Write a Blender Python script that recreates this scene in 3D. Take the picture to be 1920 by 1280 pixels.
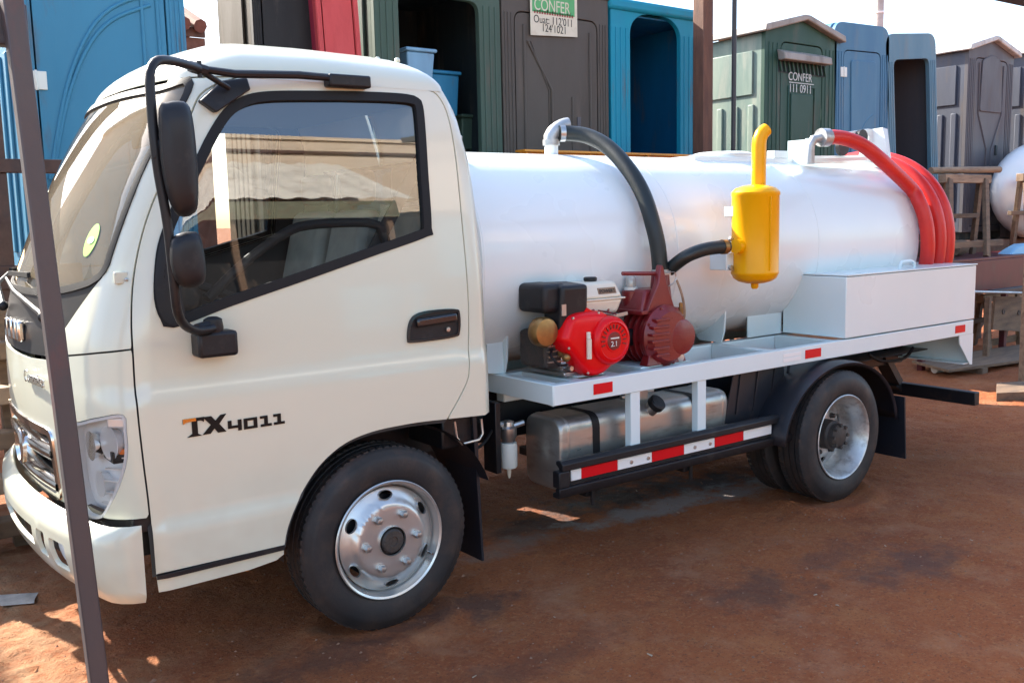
import bpy, bmesh, math, random
from mathutils import Vector, Matrix
from mathutils.geometry import delaunay_2d_cdt

random.seed(7)
for o in list(bpy.data.objects): bpy.data.objects.remove(o)
SC = bpy.context.scene
COL = SC.collection

# ------------------------------------------------------------------ camera
CAM = Vector((-1.7474, -3.1377, 1.605))
CR = Vector((0.801149, -0.598068, -0.021777))
CU = Vector((0.094144, 0.09001, 0.991481))
CF = Vector((0.591014, 0.796374, -0.128416))
FPX = 1779.15
cd = bpy.data.cameras.new('camera'); co = bpy.data.objects.new('camera', cd); COL.objects.link(co)
cd.sensor_width = 36.0; cd.lens = FPX / 1920 * 36; cd.clip_end = 2000; cd.clip_start = 0.05
m = Matrix((CR, CU, -CF)).transposed().to_4x4(); m.translation = CAM; co.matrix_world = m
SC.camera = co

# ------------------------------------------------------------------ light
SUN_DIR = Vector((-0.29, 0.957, 0.0)).normalized()          # horizontal direction towards the sun
SUN_EL = math.radians(35.5)
w = bpy.data.worlds.new('World'); SC.world = w; w.use_nodes = True
nt = w.node_tree; nt.nodes.clear()
sky = nt.nodes.new('ShaderNodeTexSky'); sky.sky_type = 'NISHITA'; sky.sun_disc = False
sky.sun_elevation = SUN_EL; sky.sun_rotation = math.atan2(SUN_DIR.x, SUN_DIR.y)
sky.dust_density = 1.9; sky.air_density = 1.0; sky.ozone_density = 1.0
bg = nt.nodes.new('ShaderNodeBackground'); bg.inputs[1].default_value = 0.15
wo = nt.nodes.new('ShaderNodeOutputWorld')
nt.links.new(sky.outputs[0], bg.inputs[0]); nt.links.new(bg.outputs[0], wo.inputs[0])
sl = bpy.data.lights.new('sun', 'SUN'); sl.energy = 5.0; sl.angle = math.radians(0.53); sl.color = (1.0, 0.93, 0.82)
so = bpy.data.objects.new('sun', sl); COL.objects.link(so)
dvec = Vector((SUN_DIR.x * math.cos(SUN_EL), SUN_DIR.y * math.cos(SUN_EL), math.sin(SUN_EL)))
so.rotation_euler = dvec.to_track_quat('Z', 'Y').to_euler()
SC.view_settings.view_transform = 'Standard'; SC.view_settings.look = 'None'
SC.view_settings.exposure = 1.9; SC.view_settings.gamma = 1.0

# ------------------------------------------------------------------ measuring helpers
def ray(u, v): return (CF + CR * ((u - 960) / FPX) + CU * ((640 - v) / FPX))
def pt(u, v, X=None, Y=None, Z=None):
    """world point seen at photo position u,v on the plane X=, Y= or Z= const"""
    d = ray(u, v)
    if X is not None: t = (X - CAM.x) / d.x
    elif Y is not None: t = (Y - CAM.y) / d.y
    else: t = (Z - CAM.z) / d.z
    return CAM + d * t
def prj(P):
    d = Vector(P) - CAM; z = d.dot(CF)
    return (960 + FPX * d.dot(CR) / z, 640 - FPX * d.dot(CU) / z)

# ------------------------------------------------------------------ materials
MATS = {}
def mat(name, col, rough=0.5, metal=0.0, coat=0.0, bump=0.0, bscale=60.0, var=0.0, vscale=4.0, col2=None, spec=0.5,
        dirt=0.0, dirtcol=(0.16, 0.07, 0.04), rvar=0.0, stretch=None, detail=6.0, grime_z=None, emit=None):
    m = bpy.data.materials.new(name); m.use_nodes = True; MATS[name] = m
    nt = m.node_tree; b = nt.nodes['Principled BSDF']; L = nt.links
    b.inputs['Roughness'].default_value = rough; b.inputs['Metallic'].default_value = metal
    b.inputs['Specular IOR Level'].default_value = spec
    b.inputs['Base Color'].default_value = (*col, 1)
    if coat: b.inputs['Coat Weight'].default_value = coat; b.inputs['Coat Roughness'].default_value = 0.06
    tc = nt.nodes.new('ShaderNodeTexCoord'); vec = tc.outputs['Object']
    if stretch:
        mp = nt.nodes.new('ShaderNodeMapping'); mp.inputs['Scale'].default_value = stretch
        L.new(vec, mp.inputs[0]); vec = mp.outputs[0]
    cur = None
    def noise(sc, det=detail):
        n = nt.nodes.new('ShaderNodeTexNoise'); n.inputs['Scale'].default_value = sc; n.inputs['Detail'].default_value = det
        n.inputs['Roughness'].default_value = 0.62
        L.new(vec, n.inputs['Vector']); return n.outputs[0]
    def ramp(src, a, bb):
        r = nt.nodes.new('ShaderNodeMapRange'); r.inputs[1].default_value = a; r.inputs[2].default_value = bb
        L.new(src, r.inputs[0]); return r.outputs[0]
    def mix(fac, A, B):
        x = nt.nodes.new('ShaderNodeMix'); x.data_type = 'RGBA'
        L.new(fac, x.inputs[0])
        for k, s in ((6, A), (7, B)):
            if isinstance(s, tuple): x.inputs[k].default_value = (*s, 1)
            else: L.new(s, x.inputs[k])
        return x.outputs[2]
    if var or col2:
        c2 = col2 or tuple(max(0, c * (1 - var)) for c in col)
        cur = mix(ramp(noise(vscale), 0.35, 0.65), tuple(col), c2)
    if dirt:
        f = ramp(noise(vscale * 2.3), 0.62 - dirt * 0.3, 0.85)
        cur = mix(f, cur if cur is not None else tuple(col), dirtcol)
    if grime_z:                                # splashed mud, thins out with height above the ground
        geo = nt.nodes.new('ShaderNodeNewGeometry'); sp = nt.nodes.new('ShaderNodeSeparateXYZ')
        L.new(geo.outputs['Position'], sp.inputs[0])
        zz = ramp(sp.outputs[2], grime_z[1], grime_z[0])
        nn = ramp(noise(7.0), 0.3, 0.75)
        mu = nt.nodes.new('ShaderNodeMath'); mu.operation = 'MULTIPLY'; L.new(zz, mu.inputs[0]); L.new(nn, mu.inputs[1])
        mm = nt.nodes.new('ShaderNodeMath'); mm.operation = 'MULTIPLY'; L.new(mu.outputs[0], mm.inputs[0]); mm.inputs[1].default_value = grime_z[2]
        cur = mix(mm.outputs[0], cur if cur is not None else tuple(col), dirtcol)
    if cur is not None: L.new(cur, b.inputs['Base Color'])
    if rvar:
        r = nt.nodes.new('ShaderNodeMapRange'); L.new(noise(vscale * 1.7), r.inputs[0])
        r.inputs[1].default_value = 0.3; r.inputs[2].default_value = 0.7
        r.inputs[3].default_value = max(0.02, rough - rvar); r.inputs[4].default_value = min(1, rough + rvar)
        L.new(r.outputs[0], b.inputs['Roughness'])
    if bump:
        bp = nt.nodes.new('ShaderNodeBump'); bp.inputs['Strength'].default_value = bump; bp.inputs['Distance'].default_value = 0.01
        L.new(noise(bscale), bp.inputs['Height']); L.new(bp.outputs[0], b.inputs['Normal'])
    if emit: b.inputs['Emission Color'].default_value = (*emit, 1); b.inputs['Emission Strength'].default_value = 1
    return m

def glass_mat(name, tint, boost=0.0, film=None, ior=1.5, gain=1.8):
    m = bpy.data.materials.new(name); m.use_nodes = True; MATS[name] = m
    nt = m.node_tree; nt.nodes.clear(); L = nt.links
    o = nt.nodes.new('ShaderNodeOutputMaterial'); t = nt.nodes.new('ShaderNodeBsdfTransparent'); t.inputs[0].default_value = (*tint, 1)
    g = nt.nodes.new('ShaderNodeBsdfGlossy'); g.inputs['Roughness'].default_value = 0.0
    fr = nt.nodes.new('ShaderNodeFresnel'); fr.inputs[0].default_value = ior
    ad = nt.nodes.new('ShaderNodeMath'); ad.operation = 'MULTIPLY_ADD'; ad.inputs[1].default_value = gain; ad.inputs[2].default_value = boost; ad.use_clamp = True
    mx = nt.nodes.new('ShaderNodeMixShader')
    L.new(fr.outputs[0], ad.inputs[0]); L.new(ad.outputs[0], mx.inputs[0])
    base = t.outputs[0]
    if film:                                   # thin film of road dust on the pane
        d = nt.nodes.new('ShaderNodeBsdfDiffuse'); d.inputs[0].default_value = (*film[0], 1)
        tl = nt.nodes.new('ShaderNodeBsdfTranslucent'); tl.inputs[0].default_value = (*film[0], 1)
        a = nt.nodes.new('ShaderNodeAddShader'); L.new(d.outputs[0], a.inputs[0]); L.new(tl.outputs[0], a.inputs[1])
        m2 = nt.nodes.new('ShaderNodeMixShader')
        n = nt.nodes.new('ShaderNodeTexNoise'); n.inputs['Scale'].default_value = 3.0; n.inputs['Detail'].default_value = 5
        r = nt.nodes.new('ShaderNodeMapRange'); r.inputs[3].default_value = film[1] * 0.6; r.inputs[4].default_value = film[1] * 1.4
        L.new(n.outputs[0], r.inputs[0]); L.new(r.outputs[0], m2.inputs[0]); L.new(t.outputs[0], m2.inputs[1]); L.new(d.outputs[0], m2.inputs[2])
        base = m2.outputs[0]
    L.new(base, mx.inputs[1]); L.new(g.outputs[0], mx.inputs[2]); L.new(mx.outputs[0], o.inputs[0])
    return m

mat('cab_white', (0.645, 0.645, 0.515), 0.28, coat=0.6, var=0.012, vscale=0.8, detail=2, grime_z=(0.35, 0.90, 0.26), dirtcol=(0.35, 0.22, 0.14))
mat('tank_white', (0.74, 0.80, 0.80), 0.30, coat=0.35, var=0.02, vscale=1.2, bump=0.03, bscale=2.0, rvar=0.08, detail=3)
mat('frame_white', (0.69, 0.80, 0.81), 0.33, coat=0.3, var=0.04, vscale=1.5, bump=0.03, bscale=30, rvar=0.08, detail=3)
mat('black_plastic', (0.011, 0.011, 0.013), 0.45, spec=0.35, bump=0.06, bscale=400, rvar=0.08, dirt=0.12, dirtcol=(0.05, 0.045, 0.04))
mat('black_gloss', (0.012, 0.012, 0.014), 0.16, coat=0.4)
mat('rubber', (0.007, 0.007, 0.008), 0.6, spec=0.3, bump=0.05, bscale=200)
mat('tyre', (0.017, 0.016, 0.017), 0.62, bump=0.12, bscale=90, dirt=0.42, dirtcol=(0.075, 0.045, 0.032), vscale=3.5, grime_z=(0.0, 0.45, 0.55), rvar=0.12)
mat('tread', (0.020, 0.018, 0.018), 0.8, bump=0.3, bscale=60, dirt=0.5, dirtcol=(0.10, 0.05, 0.032), vscale=5)
mat('chassis', (0.006, 0.007, 0.010), 0.45, bump=0.15, bscale=50, dirt=0.16, dirtcol=(0.06, 0.035, 0.025), vscale=4)
mat('mud_plastic', (0.010, 0.012, 0.018), 0.42, bump=0.06, bscale=80, dirt=0.15, dirtcol=(0.07, 0.045, 0.035), vscale=3)
mat('rim_silver', (0.60, 0.60, 0.58), 0.34, metal=0.75, var=0.06, vscale=6, rvar=0.08, bump=0.02, bscale=60)
mat('rim_rear', (0.64, 0.64, 0.62), 0.40, metal=0.7, var=0.2, vscale=9, rvar=0.12, bump=0.06, bscale=70, dirt=0.4, dirtcol=(0.16, 0.11, 0.085))
mat('chrome', (0.72, 0.71, 0.69), 0.14, metal=1.0, rvar=0.05)
mat('steel', (0.55, 0.55, 0.54), 0.32, metal=0.9, var=0.2, vscale=8, rvar=0.1)
mat('galvanised', (0.50, 0.51, 0.51), 0.45, metal=0.7, var=0.3, vscale=14, rvar=0.15, bump=0.08, bscale=60)
mat('alu_tank', (0.46, 0.45, 0.42), 0.38, metal=0.8, var=0.25, vscale=3, rvar=0.12, bump=0.05, bscale=12, dirt=0.25, dirtcol=(0.13, 0.10, 0.08), stretch=(0.6, 1, 2.5))
mat('red_tape', (0.68, 0.003, 0.010), 0.35, bump=0.08, bscale=900, spec=0.25)
mat('white_tape', (0.82, 0.82, 0.80), 0.32, bump=0.08, bscale=900, dirt=0.1, dirtcol=(.5,.42,.36))
mat('engine_red', (0.74, 0.002, 0.006), 0.30, var=0.08, spec=0.28)
mat('pump_red', (0.19, 0.011, 0.013), 0.36, coat=0.2, var=0.18, vscale=9, bump=0.15, bscale=120, rvar=0.1)
mat('cream', (0.70, 0.64, 0.52), 0.35, coat=0.2)
mat('brass', (0.42, 0.24, 0.09), 0.40, metal=0.8, var=0.35, vscale=10, rvar=0.1)
mat('yellow', (0.84, 0.39, 0.0), 0.32, spec=0.28, var=0.06, bump=0.03, bscale=20)
mat('hose_black', (0.010, 0.014, 0.013), 0.45, bump=0.10, bscale=120, rvar=0.1)
mat('hose_red', (0.64, 0.020, 0.014), 0.42, bump=0.05, bscale=40, var=0.15, vscale=5, rvar=0.1)
mat('lamp_grey', (0.72, 0.73, 0.74), 0.3)
mat('lamp_mirror', (0.85, 0.86, 0.87), 0.28, metal=0.55)
mat('lamp_orange', (0.70, 0.17, 0.03), 0.2, coat=0.5)
mat('interior', (0.035, 0.036, 0.04), 0.7, bump=0.1, bscale=200)
mat('seat', (0.55, 0.53, 0.48), 0.55, var=0.3, vscale=5, bump=0.2, bscale=18)
mat('headliner', (0.35, 0.36, 0.38), 0.8)
mat('badge_gold', (0.55, 0.33, 0.09), 0.25, metal=0.9)
mat('badge_black', (0.006, 0.006, 0.006), 0.4, spec=0.25)
mat('ext_grey', (0.035, 0.033, 0.032), 0.35, var=0.1, vscale=3, spec=0.25)
mat('sticker_green', (0.28, 0.55, 0.10), 0.5)
mat('sticker_white', (0.7, 0.72, 0.66), 0.5)
mat('hub_dirt', (0.035, 0.03, 0.027), 0.6, bump=0.4, bscale=90, dirt=0.5, dirtcol=(0.10, 0.065, 0.045))
mat('orange_metal', (0.70, 0.26, 0.02), 0.45, var=0.2, dirt=0.2)
mat('rust_steel', (0.105, 0.050, 0.034), 0.65, var=0.45, vscale=5, bump=0.18, bscale=70, dirt=0.35, dirtcol=(0.05, 0.03, 0.028), rvar=0.12)
mat('pole_steel', (0.085, 0.062, 0.06), 0.5, col2=(0.058, 0.053, 0.056), vscale=2.2, bump=0.12, bscale=90, dirt=0.25, dirtcol=(0.17, 0.05, 0.045), rvar=0.1, stretch=(1, 1, .5))
mat('dark_steel', (0.035, 0.033, 0.036), 0.5, var=0.3)
mat('wine_steel', (0.10, 0.010, 0.016), 0.45, var=0.35, vscale=3, dirt=0.25, dirtcol=(0.06, 0.035, 0.03))
mat('wood', (0.20, 0.125, 0.075), 0.8, col2=(0.11, 0.07, 0.045), vscale=3.0, stretch=(1.0, 6, 6), bump=0.35, bscale=25, dirt=0.25, dirtcol=(0.07, 0.05, 0.04))
mat('wood_pale', (0.36, 0.24, 0.15), 0.8, col2=(0.22, 0.14, 0.09), vscale=3.0, stretch=(1.0, 6, 6), bump=0.3, bscale=25, dirt=0.2, dirtcol=(0.10, 0.07, 0.05))
mat('wood_red', (0.17, 0.075, 0.045), 0.8, col2=(0.10, 0.045, 0.03), vscale=3.0, stretch=(6, 6, 1), bump=0.35, bscale=25, dirt=0.2, dirtcol=(0.06, 0.04, 0.03))
mat('concrete', (0.45, 0.44, 0.42), 0.85, var=0.25, vscale=4, bump=0.25, bscale=40)
mat('brick_wall', (0.22, 0.085, 0.05), 0.85, var=0.4, vscale=12, bump=0.4, bscale=30)
mat('roof_tile', (0.20, 0.07, 0.045), 0.8, var=0.4, vscale=9, bump=0.3, bscale=30)
mat('beige_wall', (0.60, 0.50, 0.39), 0.85, var=0.12, vscale=0.6, bump=0.1, bscale=20, dirt=0.15, dirtcol=(0.35, 0.24, 0.16))
mat('pale_wall', (0.78, 0.70, 0.58), 0.85, var=0.08, vscale=0.6, bump=0.1, bscale=20)
mat('zinc_sheet', (0.72, 0.68, 0.60), 0.6, var=0.25, vscale=1.5, dirt=0.25, dirtcol=(0.3, 0.2, 0.13))
mat('olive_paint', (0.16, 0.17, 0.11), 0.6, var=0.3, dirt=0.3)
def poly(name, col, col2=None, dirt=0.25, dc=(0.12, 0.09, 0.07), vs=1.3):
    return mat(name, col, 0.52, spec=0.25, col2=col2, var=0.2, vscale=vs, bump=0.05, bscale=50, dirt=dirt+.12, dirtcol=dc, rvar=0.12, stretch=(2.4,2.4,.55))
poly('poly_blue', (0.045, 0.20, 0.32), (0.05, 0.22, 0.35), 0.06)
poly('poly_cyan', (0.006, 0.25, 0.36), (0.012, 0.21, 0.33), 0.05)
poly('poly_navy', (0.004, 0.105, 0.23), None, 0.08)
poly('poly_pale', (0.072, 0.185, 0.28), (0.06, 0.16, 0.27), 0.15, (0.16, 0.19, 0.20))
poly('poly_pale2', (0.12, 0.22, 0.28), (0.09, 0.19, 0.26), 0.25, (0.20, 0.20, 0.18))
poly('poly_green', (0.024, 0.065, 0.048), (0.03, 0.075, 0.052), 0.15)
poly('poly_green_pale', (0.26, 0.31, 0.25), (0.09, 0.16, 0.145), 0.35, (0.40, 0.37, 0.30), 1.0)  # patchy pale green for the gabled toilet's side walls
poly('poly_greygreen', (0.055, 0.095, 0.070), (0.05, 0.08, 0.06), 0.12)
poly('poly_taupe', (0.082, 0.068, 0.056), (0.072, 0.06, 0.05), 0.1)
poly('poly_brown', (0.046, 0.032, 0.018), None, 0.05)
poly('poly_black', (0.016, 0.014, 0.014), None, 0.05)
poly('poly_crimson', (0.33, 0.030, 0.055), None, 0.05)
poly('poly_red', (0.55, 0.075, 0.075), (0.50, 0.06, 0.06), 0.25, (0.40, 0.045, 0.045), 3)
poly('poly_grey', (0.10, 0.095, 0.105), (0.085, 0.08, 0.09), 0.15)
poly('poly_greyblue', (0.075, 0.085, 0.115), None, 0.2)
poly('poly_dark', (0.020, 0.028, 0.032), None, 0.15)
poly('poly_roof', (0.34, 0.30, 0.26), (0.28, 0.25, 0.22), 0.3)
poly('poly_roofpale', (0.55, 0.53, 0.50), (0.45, 0.43, 0.40), 0.3)
poly('tub_blue', (0.22, 0.40, 0.56), None, 0.15)
poly('tub_blue2', (0.03, 0.20, 0.36), None, 0.1)
mat('paper', (0.66, 0.60, 0.47), 0.8, var=0.1, dirt=0.25, dirtcol=(0.45, 0.38, 0.27))
mat('print_green', (0.10, 0.36, 0.14), 0.8)
mat('print_black', (0.02, 0.02, 0.02), 0.8)
mat('print_red', (0.30, 0.07, 0.06), 0.8)
mat('print_white', (0.55, 0.58, 0.56), 0.7)
mat('white_gel', (0.75, 0.76, 0.76), 0.35, coat=0.3, var=0.05)
mat('blue_bag', (0.20, 0.42, 0.62), 0.4, bump=0.5, bscale=12)
mat('blue_cloth', (0.03, 0.07, 0.16), 0.8, bump=0.5, bscale=9)
mat('clear_plastic', (0.6, 0.58, 0.55), 0.15)
mat('dry_leaf', (0.30, 0.17, 0.07), 0.8)
mat('pebble', (0.34, 0.17, 0.10), 0.85, var=0.5, vscale=30)
mat('pale_chip', (0.40, 0.30, 0.21), 0.8)
glass_mat('window_glass', (0.80, 0.84, 0.84), 0.06)
glass_mat('screen_glass', (0.50, 0.50, 0.46), 0.0, film=((0.64, 0.53, 0.37), 0.22), gain=1.15)
glass_mat('lamp_glass', (0.96, 0.96, 0.96), 0.0, gain=0.8)
glass_mat('bowl_glass', (0.80, 0.80, 0.76), 0.05, film=((0.62, 0.60, 0.54), 0.6))

# ------------------------------------------------------------------ mesh helpers
class MB:
    def __init__(s): s.v = []; s.f = []
    def add(s, vs, fs):
        n = len(s.v); s.v += [tuple(p) for p in vs]; s.f += [tuple(i + n for i in f) for f in fs]; return s
    def box(s, x0, x1, y0, y1, z0, z1):
        return s.add([(x0,y0,z0),(x1,y0,z0),(x1,y1,z0),(x0,y1,z0),(x0,y0,z1),(x1,y0,z1),(x1,y1,z1),(x0,y1,z1)],
                     [(0,3,2,1),(4,5,6,7),(0,1,5,4),(1,2,6,5),(2,3,7,6),(3,0,4,7)])
    def hexa(s, p):      # 8 points: bottom loop 4, top loop 4
        return s.add(p, [(0,3,2,1),(4,5,6,7),(0,1,5,4),(1,2,6,5),(2,3,7,6),(3,0,4,7)])
    def bar(s, p, q, w, h, up=(0,0,1)):
        p = Vector(p); q = Vector(q); d = (q - p).normalized(); up = Vector(up)
        r = d.cross(up)
        if r.length < 1e-4: r = d.cross(Vector((0,1,0)))
        r.normalize(); u = r.cross(d).normalized()
        c = [(-1,-1),(1,-1),(1,1),(-1,1)]
        return s.hexa([p + r*(a*w/2) + u*(b*h/2) for a, b in c] + [q + r*(a*w/2) + u*(b*h/2) for a, b in c])
    def tube(s, path, r, n=14, caps=True, squash=None):
        P = [Vector(p) for p in path]; N = len(P); rs = r if isinstance(r, (list, tuple)) else [r]*N
        T = [(P[min(i+1,N-1)] - P[max(i-1,0)]).normalized() for i in range(N)]
        up = Vector((0,0,1)) if abs(T[0].z) < .9 else Vector((1,0,0))
        a = T[0].cross(up).normalized(); vs = []; fs = []
        for i in range(N):
            a = (a - T[i]*a.dot(T[i])).normalized(); b = T[i].cross(a)
            for k in range(n):
                t = 2*math.pi*k/n; vs.append(P[i] + (a*math.cos(t) + b*math.sin(t)) * rs[i])
        for i in range(N-1):
            for k in range(n):
                k2 = (k+1) % n; fs.append((i*n+k, i*n+k2, (i+1)*n+k2, (i+1)*n+k))
        if caps: fs.append(tuple(range(n-1,-1,-1))); fs.append(tuple((N-1)*n+k for k in range(n)))
        return s.add(vs, fs)
    def lathe(s, prof, o=(0,0,0), axis='Y', n=48, close=False, caps=True):
        # prof: (radius, height along axis)
        o = Vector(o); vs = []; fs = []; N = len(prof)
        ax = {'X':(Vector((1,0,0)),Vector((0,1,0)),Vector((0,0,1))),'Y':(Vector((0,1,0)),Vector((0,0,1)),Vector((1,0,0))),'Z':(Vector((0,0,1)),Vector((1,0,0)),Vector((0,1,0)))}[axis] if isinstance(axis,str) else axis
        for r, h in prof:
            for k in range(n):
                t = 2*math.pi*k/n; vs.append(o + ax[0]*h + (ax[1]*math.cos(t) + ax[2]*math.sin(t))*r)
        for i in range(N - (0 if close else 1)):
            j = (i+1) % N
            for k in range(n):
                k2 = (k+1) % n; fs.append((i*n+k, i*n+k2, j*n+k2, j*n+k))
        if not close and caps:
            if prof[0][0] > 1e-6: fs.append(tuple(range(n-1,-1,-1)))
            if prof[-1][0] > 1e-6: fs.append(tuple((N-1)*n+k for k in range(n)))
        return s.add(vs, fs)
    def cyl(s, o, r, h, axis='Z', n=24): return s.lathe([(r,0),(r,h)], o, axis, n)
    def prism(s, poly, fn, h0, h1):
        n = len(poly); vs = [fn(a,b,h0) for a,b in poly] + [fn(a,b,h1) for a,b in poly]
        return s.add(vs, [tuple(range(n)), tuple(range(2*n-1,n-1,-1))] + [(i,(i+1)%n,n+(i+1)%n,n+i) for i in range(n)])
    def ball(s, c, rx, ry=None, rz=None, n=14):
        ry = ry or rx; rz = rz or rx; c = Vector(c); m = n//2; vs = []; fs = []
        for i in range(m+1):
            t = math.pi*i/m
            for k in range(n):
                p = 2*math.pi*k/n; vs.append(c + Vector((rx*math.sin(t)*math.cos(p), ry*math.sin(t)*math.sin(p), rz*math.cos(t))))
        for i in range(m):
            for k in range(n): fs.append((i*n+k, (i+1)*n+k, (i+1)*n+(k+1)%n, i*n+(k+1)%n))
        return s.add(vs, fs)

WC = {}      # world (or root-local) origin of every object
def tag(o, label=None, cat=None, group=None, kind=None):
    if label: o['label'] = label
    if cat: o['category'] = cat
    if group: o['group'] = group
    if kind: o['kind'] = kind
    return o
def root(name, loc, label, cat, group=None, rz=0.0, tilt=(0,0)):
    o = bpy.data.objects.new(name, None); COL.objects.link(o); o.location = loc; o.rotation_euler = (tilt[0], tilt[1], rz)
    o.empty_display_size = 0.1; WC[o.name] = Vector((0,0,0)); return tag(o, label, cat, group)
def link_mesh(me, name, parent, center):
    o = bpy.data.objects.new(name, me); COL.objects.link(o)
    if parent is not None:
        o.parent = parent; o.location = center - WC[parent.name]
    else: o.location = center
    WC[o.name] = center
    return o
def build(name, mb, matl, parent=None, smooth=35, bevel=0.0, seg=2, label=None, fix=True, kind=None):
    me = bpy.data.meshes.new(name)
    lo = [min(p[i] for p in mb.v) for i in range(3)]; hi = [max(p[i] for p in mb.v) for i in range(3)]
    c = Vector([(lo[i]+hi[i])/2 for i in range(3)])
    me.from_pydata([(p[0]-c.x, p[1]-c.y, p[2]-c.z) for p in mb.v], [], mb.f)
    if fix:
        bm = bmesh.new(); bm.from_mesh(me); bmesh.ops.remove_doubles(bm, verts=bm.verts, dist=1e-5)
        bmesh.ops.recalc_face_normals(bm, faces=bm.faces); bm.to_mesh(me); bm.free()
    me.materials.append(MATS[matl] if isinstance(matl, str) else matl)
    if smooth:
        for p in me.polygons: p.use_smooth = True
        me.set_sharp_from_angle(angle=math.radians(smooth))
    o = link_mesh(me, name, parent, c)
    if bevel:
        b = o.modifiers.new('bevel', 'BEVEL'); b.width = bevel; b.segments = seg; b.limit_method = 'ANGLE'; b.angle_limit = math.radians(40)
        b.harden_normals = False
    if label: o['label'] = label
    if kind: o['kind'] = kind
    return o
def bx(name, x0, x1, y0, y1, z0, z1, m, parent=None, bevel=0.004, **k):
    return build(name, MB().box(x0,x1,y0,y1,z0,z1), m, parent, bevel=bevel, **k)
def copy_under(o, parent, delta):
    c = o.copy(); COL.objects.link(c); c.parent = parent; WC[c.name] = WC[o.name] + Vector(delta)
    c.location = WC[c.name] - WC[parent.name]; return c

def spline(pts, step=0.03, closed=True):
    out = []; n = len(pts)
    for i in range(n if closed else n-1):
        p0 = pts[(i-1) % n] if closed or i > 0 else pts[i]; p1 = pts[i]; p2 = pts[(i+1) % n]
        p3 = pts[(i+2) % n] if closed or i+2 < n else p2
        L = math.dist(p1, p2); k = max(1, int(math.ceil(L/step)))
        for j in range(k):
            t = j/k
            # centripetal-like limited tangents
            out.append(tuple(0.5*((2*b) + (-a+c)*t + (2*a-5*b+4*c-d)*t*t + (-a+3*b-3*c+d)*t**3) for a,b,c,d in zip(p0,p1,p2,p3)))
    if not closed: out.append(tuple(pts[-1]))
    return out
def lin(pts, step=0.04, closed=True):
    out = []; n = len(pts)
    for i in range(n if closed else n-1):
        p, q = pts[i], pts[(i+1) % n]; k = max(1, int(math.ceil(math.dist(p,q)/step)))
        out += [tuple(a+(b-a)*j/k for a,b in zip(p,q)) for j in range(k)]
    if not closed: out.append(tuple(pts[-1]))
    return out
def rounded(poly, r, n=6):
    out = []; N = len(poly)
    for i in range(N):
        p = Vector(poly[i]); a = Vector(poly[i-1]) - p; b = Vector(poly[(i+1)%N]) - p
        rr = r[i] if isinstance(r,(list,tuple)) else r
        if rr <= 0: out.append(tuple(p)); continue
        d = min(rr, a.length*.49, b.length*.49); a.normalize(); b.normalize(); A = p+a*d; B = p+b*d
        for k in range(n+1):
            t = k/n; out.append(tuple((1-t)**2*A + 2*t*(1-t)*p + t*t*B))
    return out
def inside(p, poly):
    x, y = p; c = False; n = len(poly); j = n-1
    for i in range(n):
        xi, yi = poly[i]; xj, yj = poly[j]
        if (yi > y) != (yj > y) and x < (xj-xi)*(y-yi)/(yj-yi)+xi: c = not c
        j = i
    return c
def bdist(p, poly):
    best = 9
    for i in range(len(poly)):
        best = min(best, abs(p[0]-poly[i][0]) + abs(p[1]-poly[i][1]))
    return best
def inset(poly, d):
    n = len(poly); A = sum(poly[i][0]*poly[(i+1)%n][1]-poly[(i+1)%n][0]*poly[i][1] for i in range(n)); sg = 1 if A > 0 else -1
    out = []
    for i in range(n):
        a = Vector(poly[i-1]); p = Vector(poly[i]); b = Vector(poly[(i+1)%n])
        e1 = (p-a); e2 = (b-p)
        if e1.length < 1e-9 or e2.length < 1e-9: out.append(tuple(p)); continue
        e1.normalize(); e2.normalize(); n1 = Vector((-e1.y,e1.x))*sg; n2 = Vector((-e2.y,e2.x))*sg
        m_ = (n1+n2); L = m_.length
        m_ = m_/L if L > 1e-6 else n1
        out.append(tuple(p + m_*(d/max(.45, m_.dot(n1)))))
    return out
def fill(outline, holes=(), grid=0.05):
    vs = [Vector(p) for p in outline]; es = [(i,(i+1)%len(outline)) for i in range(len(outline))]
    for h in holes:
        b = len(vs); vs += [Vector(p) for p in h]; es += [(b+i,b+(i+1)%len(h)) for i in range(len(h))]
    if grid:
        x0 = min(p[0] for p in outline); x1 = max(p[0] for p in outline); y0 = min(p[1] for p in outline); y1 = max(p[1] for p in outline)
        nx = int((x1-x0)/grid)+1; ny = int((y1-y0)/grid)+1
        for i in range(1,nx+1):
            for j in range(1,ny+1):
                p = (x0+(i-.5)*grid, y0+(j-.5)*grid)
                if inside(p,outline) and not any(inside(p,h) for h in holes) and bdist(p,outline) > grid*.6 and all(bdist(p,h) > grid*.6 for h in holes): vs.append(Vector(p))
    V,_,F,_,_,_ = delaunay_2d_cdt(vs, es, [], 0, 1e-6)
    fs = []
    for f in F:
        c = ((V[f[0]].x+V[f[1]].x+V[f[2]].x)/3, (V[f[0]].y+V[f[1]].y+V[f[2]].y)/3)
        if inside(c,outline) and not any(inside(c,h) for h in holes): fs.append(tuple(f))
    return [(p.x,p.y) for p in V], fs
def plate(mb, outline, holes, fn, h0, h1, grid=0):
    """flat plate with holes, extruded between h0 and h1; fn(a,b,h) gives the point"""
    V, F = fill(outline, holes, grid); n = len(V)
    vs = [fn(a,b,h0) for a,b in V] + [fn(a,b,h1) for a,b in V]; fs = list(F) + [tuple(reversed([i+n for i in f])) for f in F]
    cnt = {}
    for f in F:
        for k in range(3):
            e = (f[k], f[(k+1)%3]); cnt[e] = cnt.get(e,0)+1
    for (a,b) in cnt:
        if (b,a) not in cnt: fs.append((b,a,a+n,b+n))
    return mb.add(vs, fs)
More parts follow.
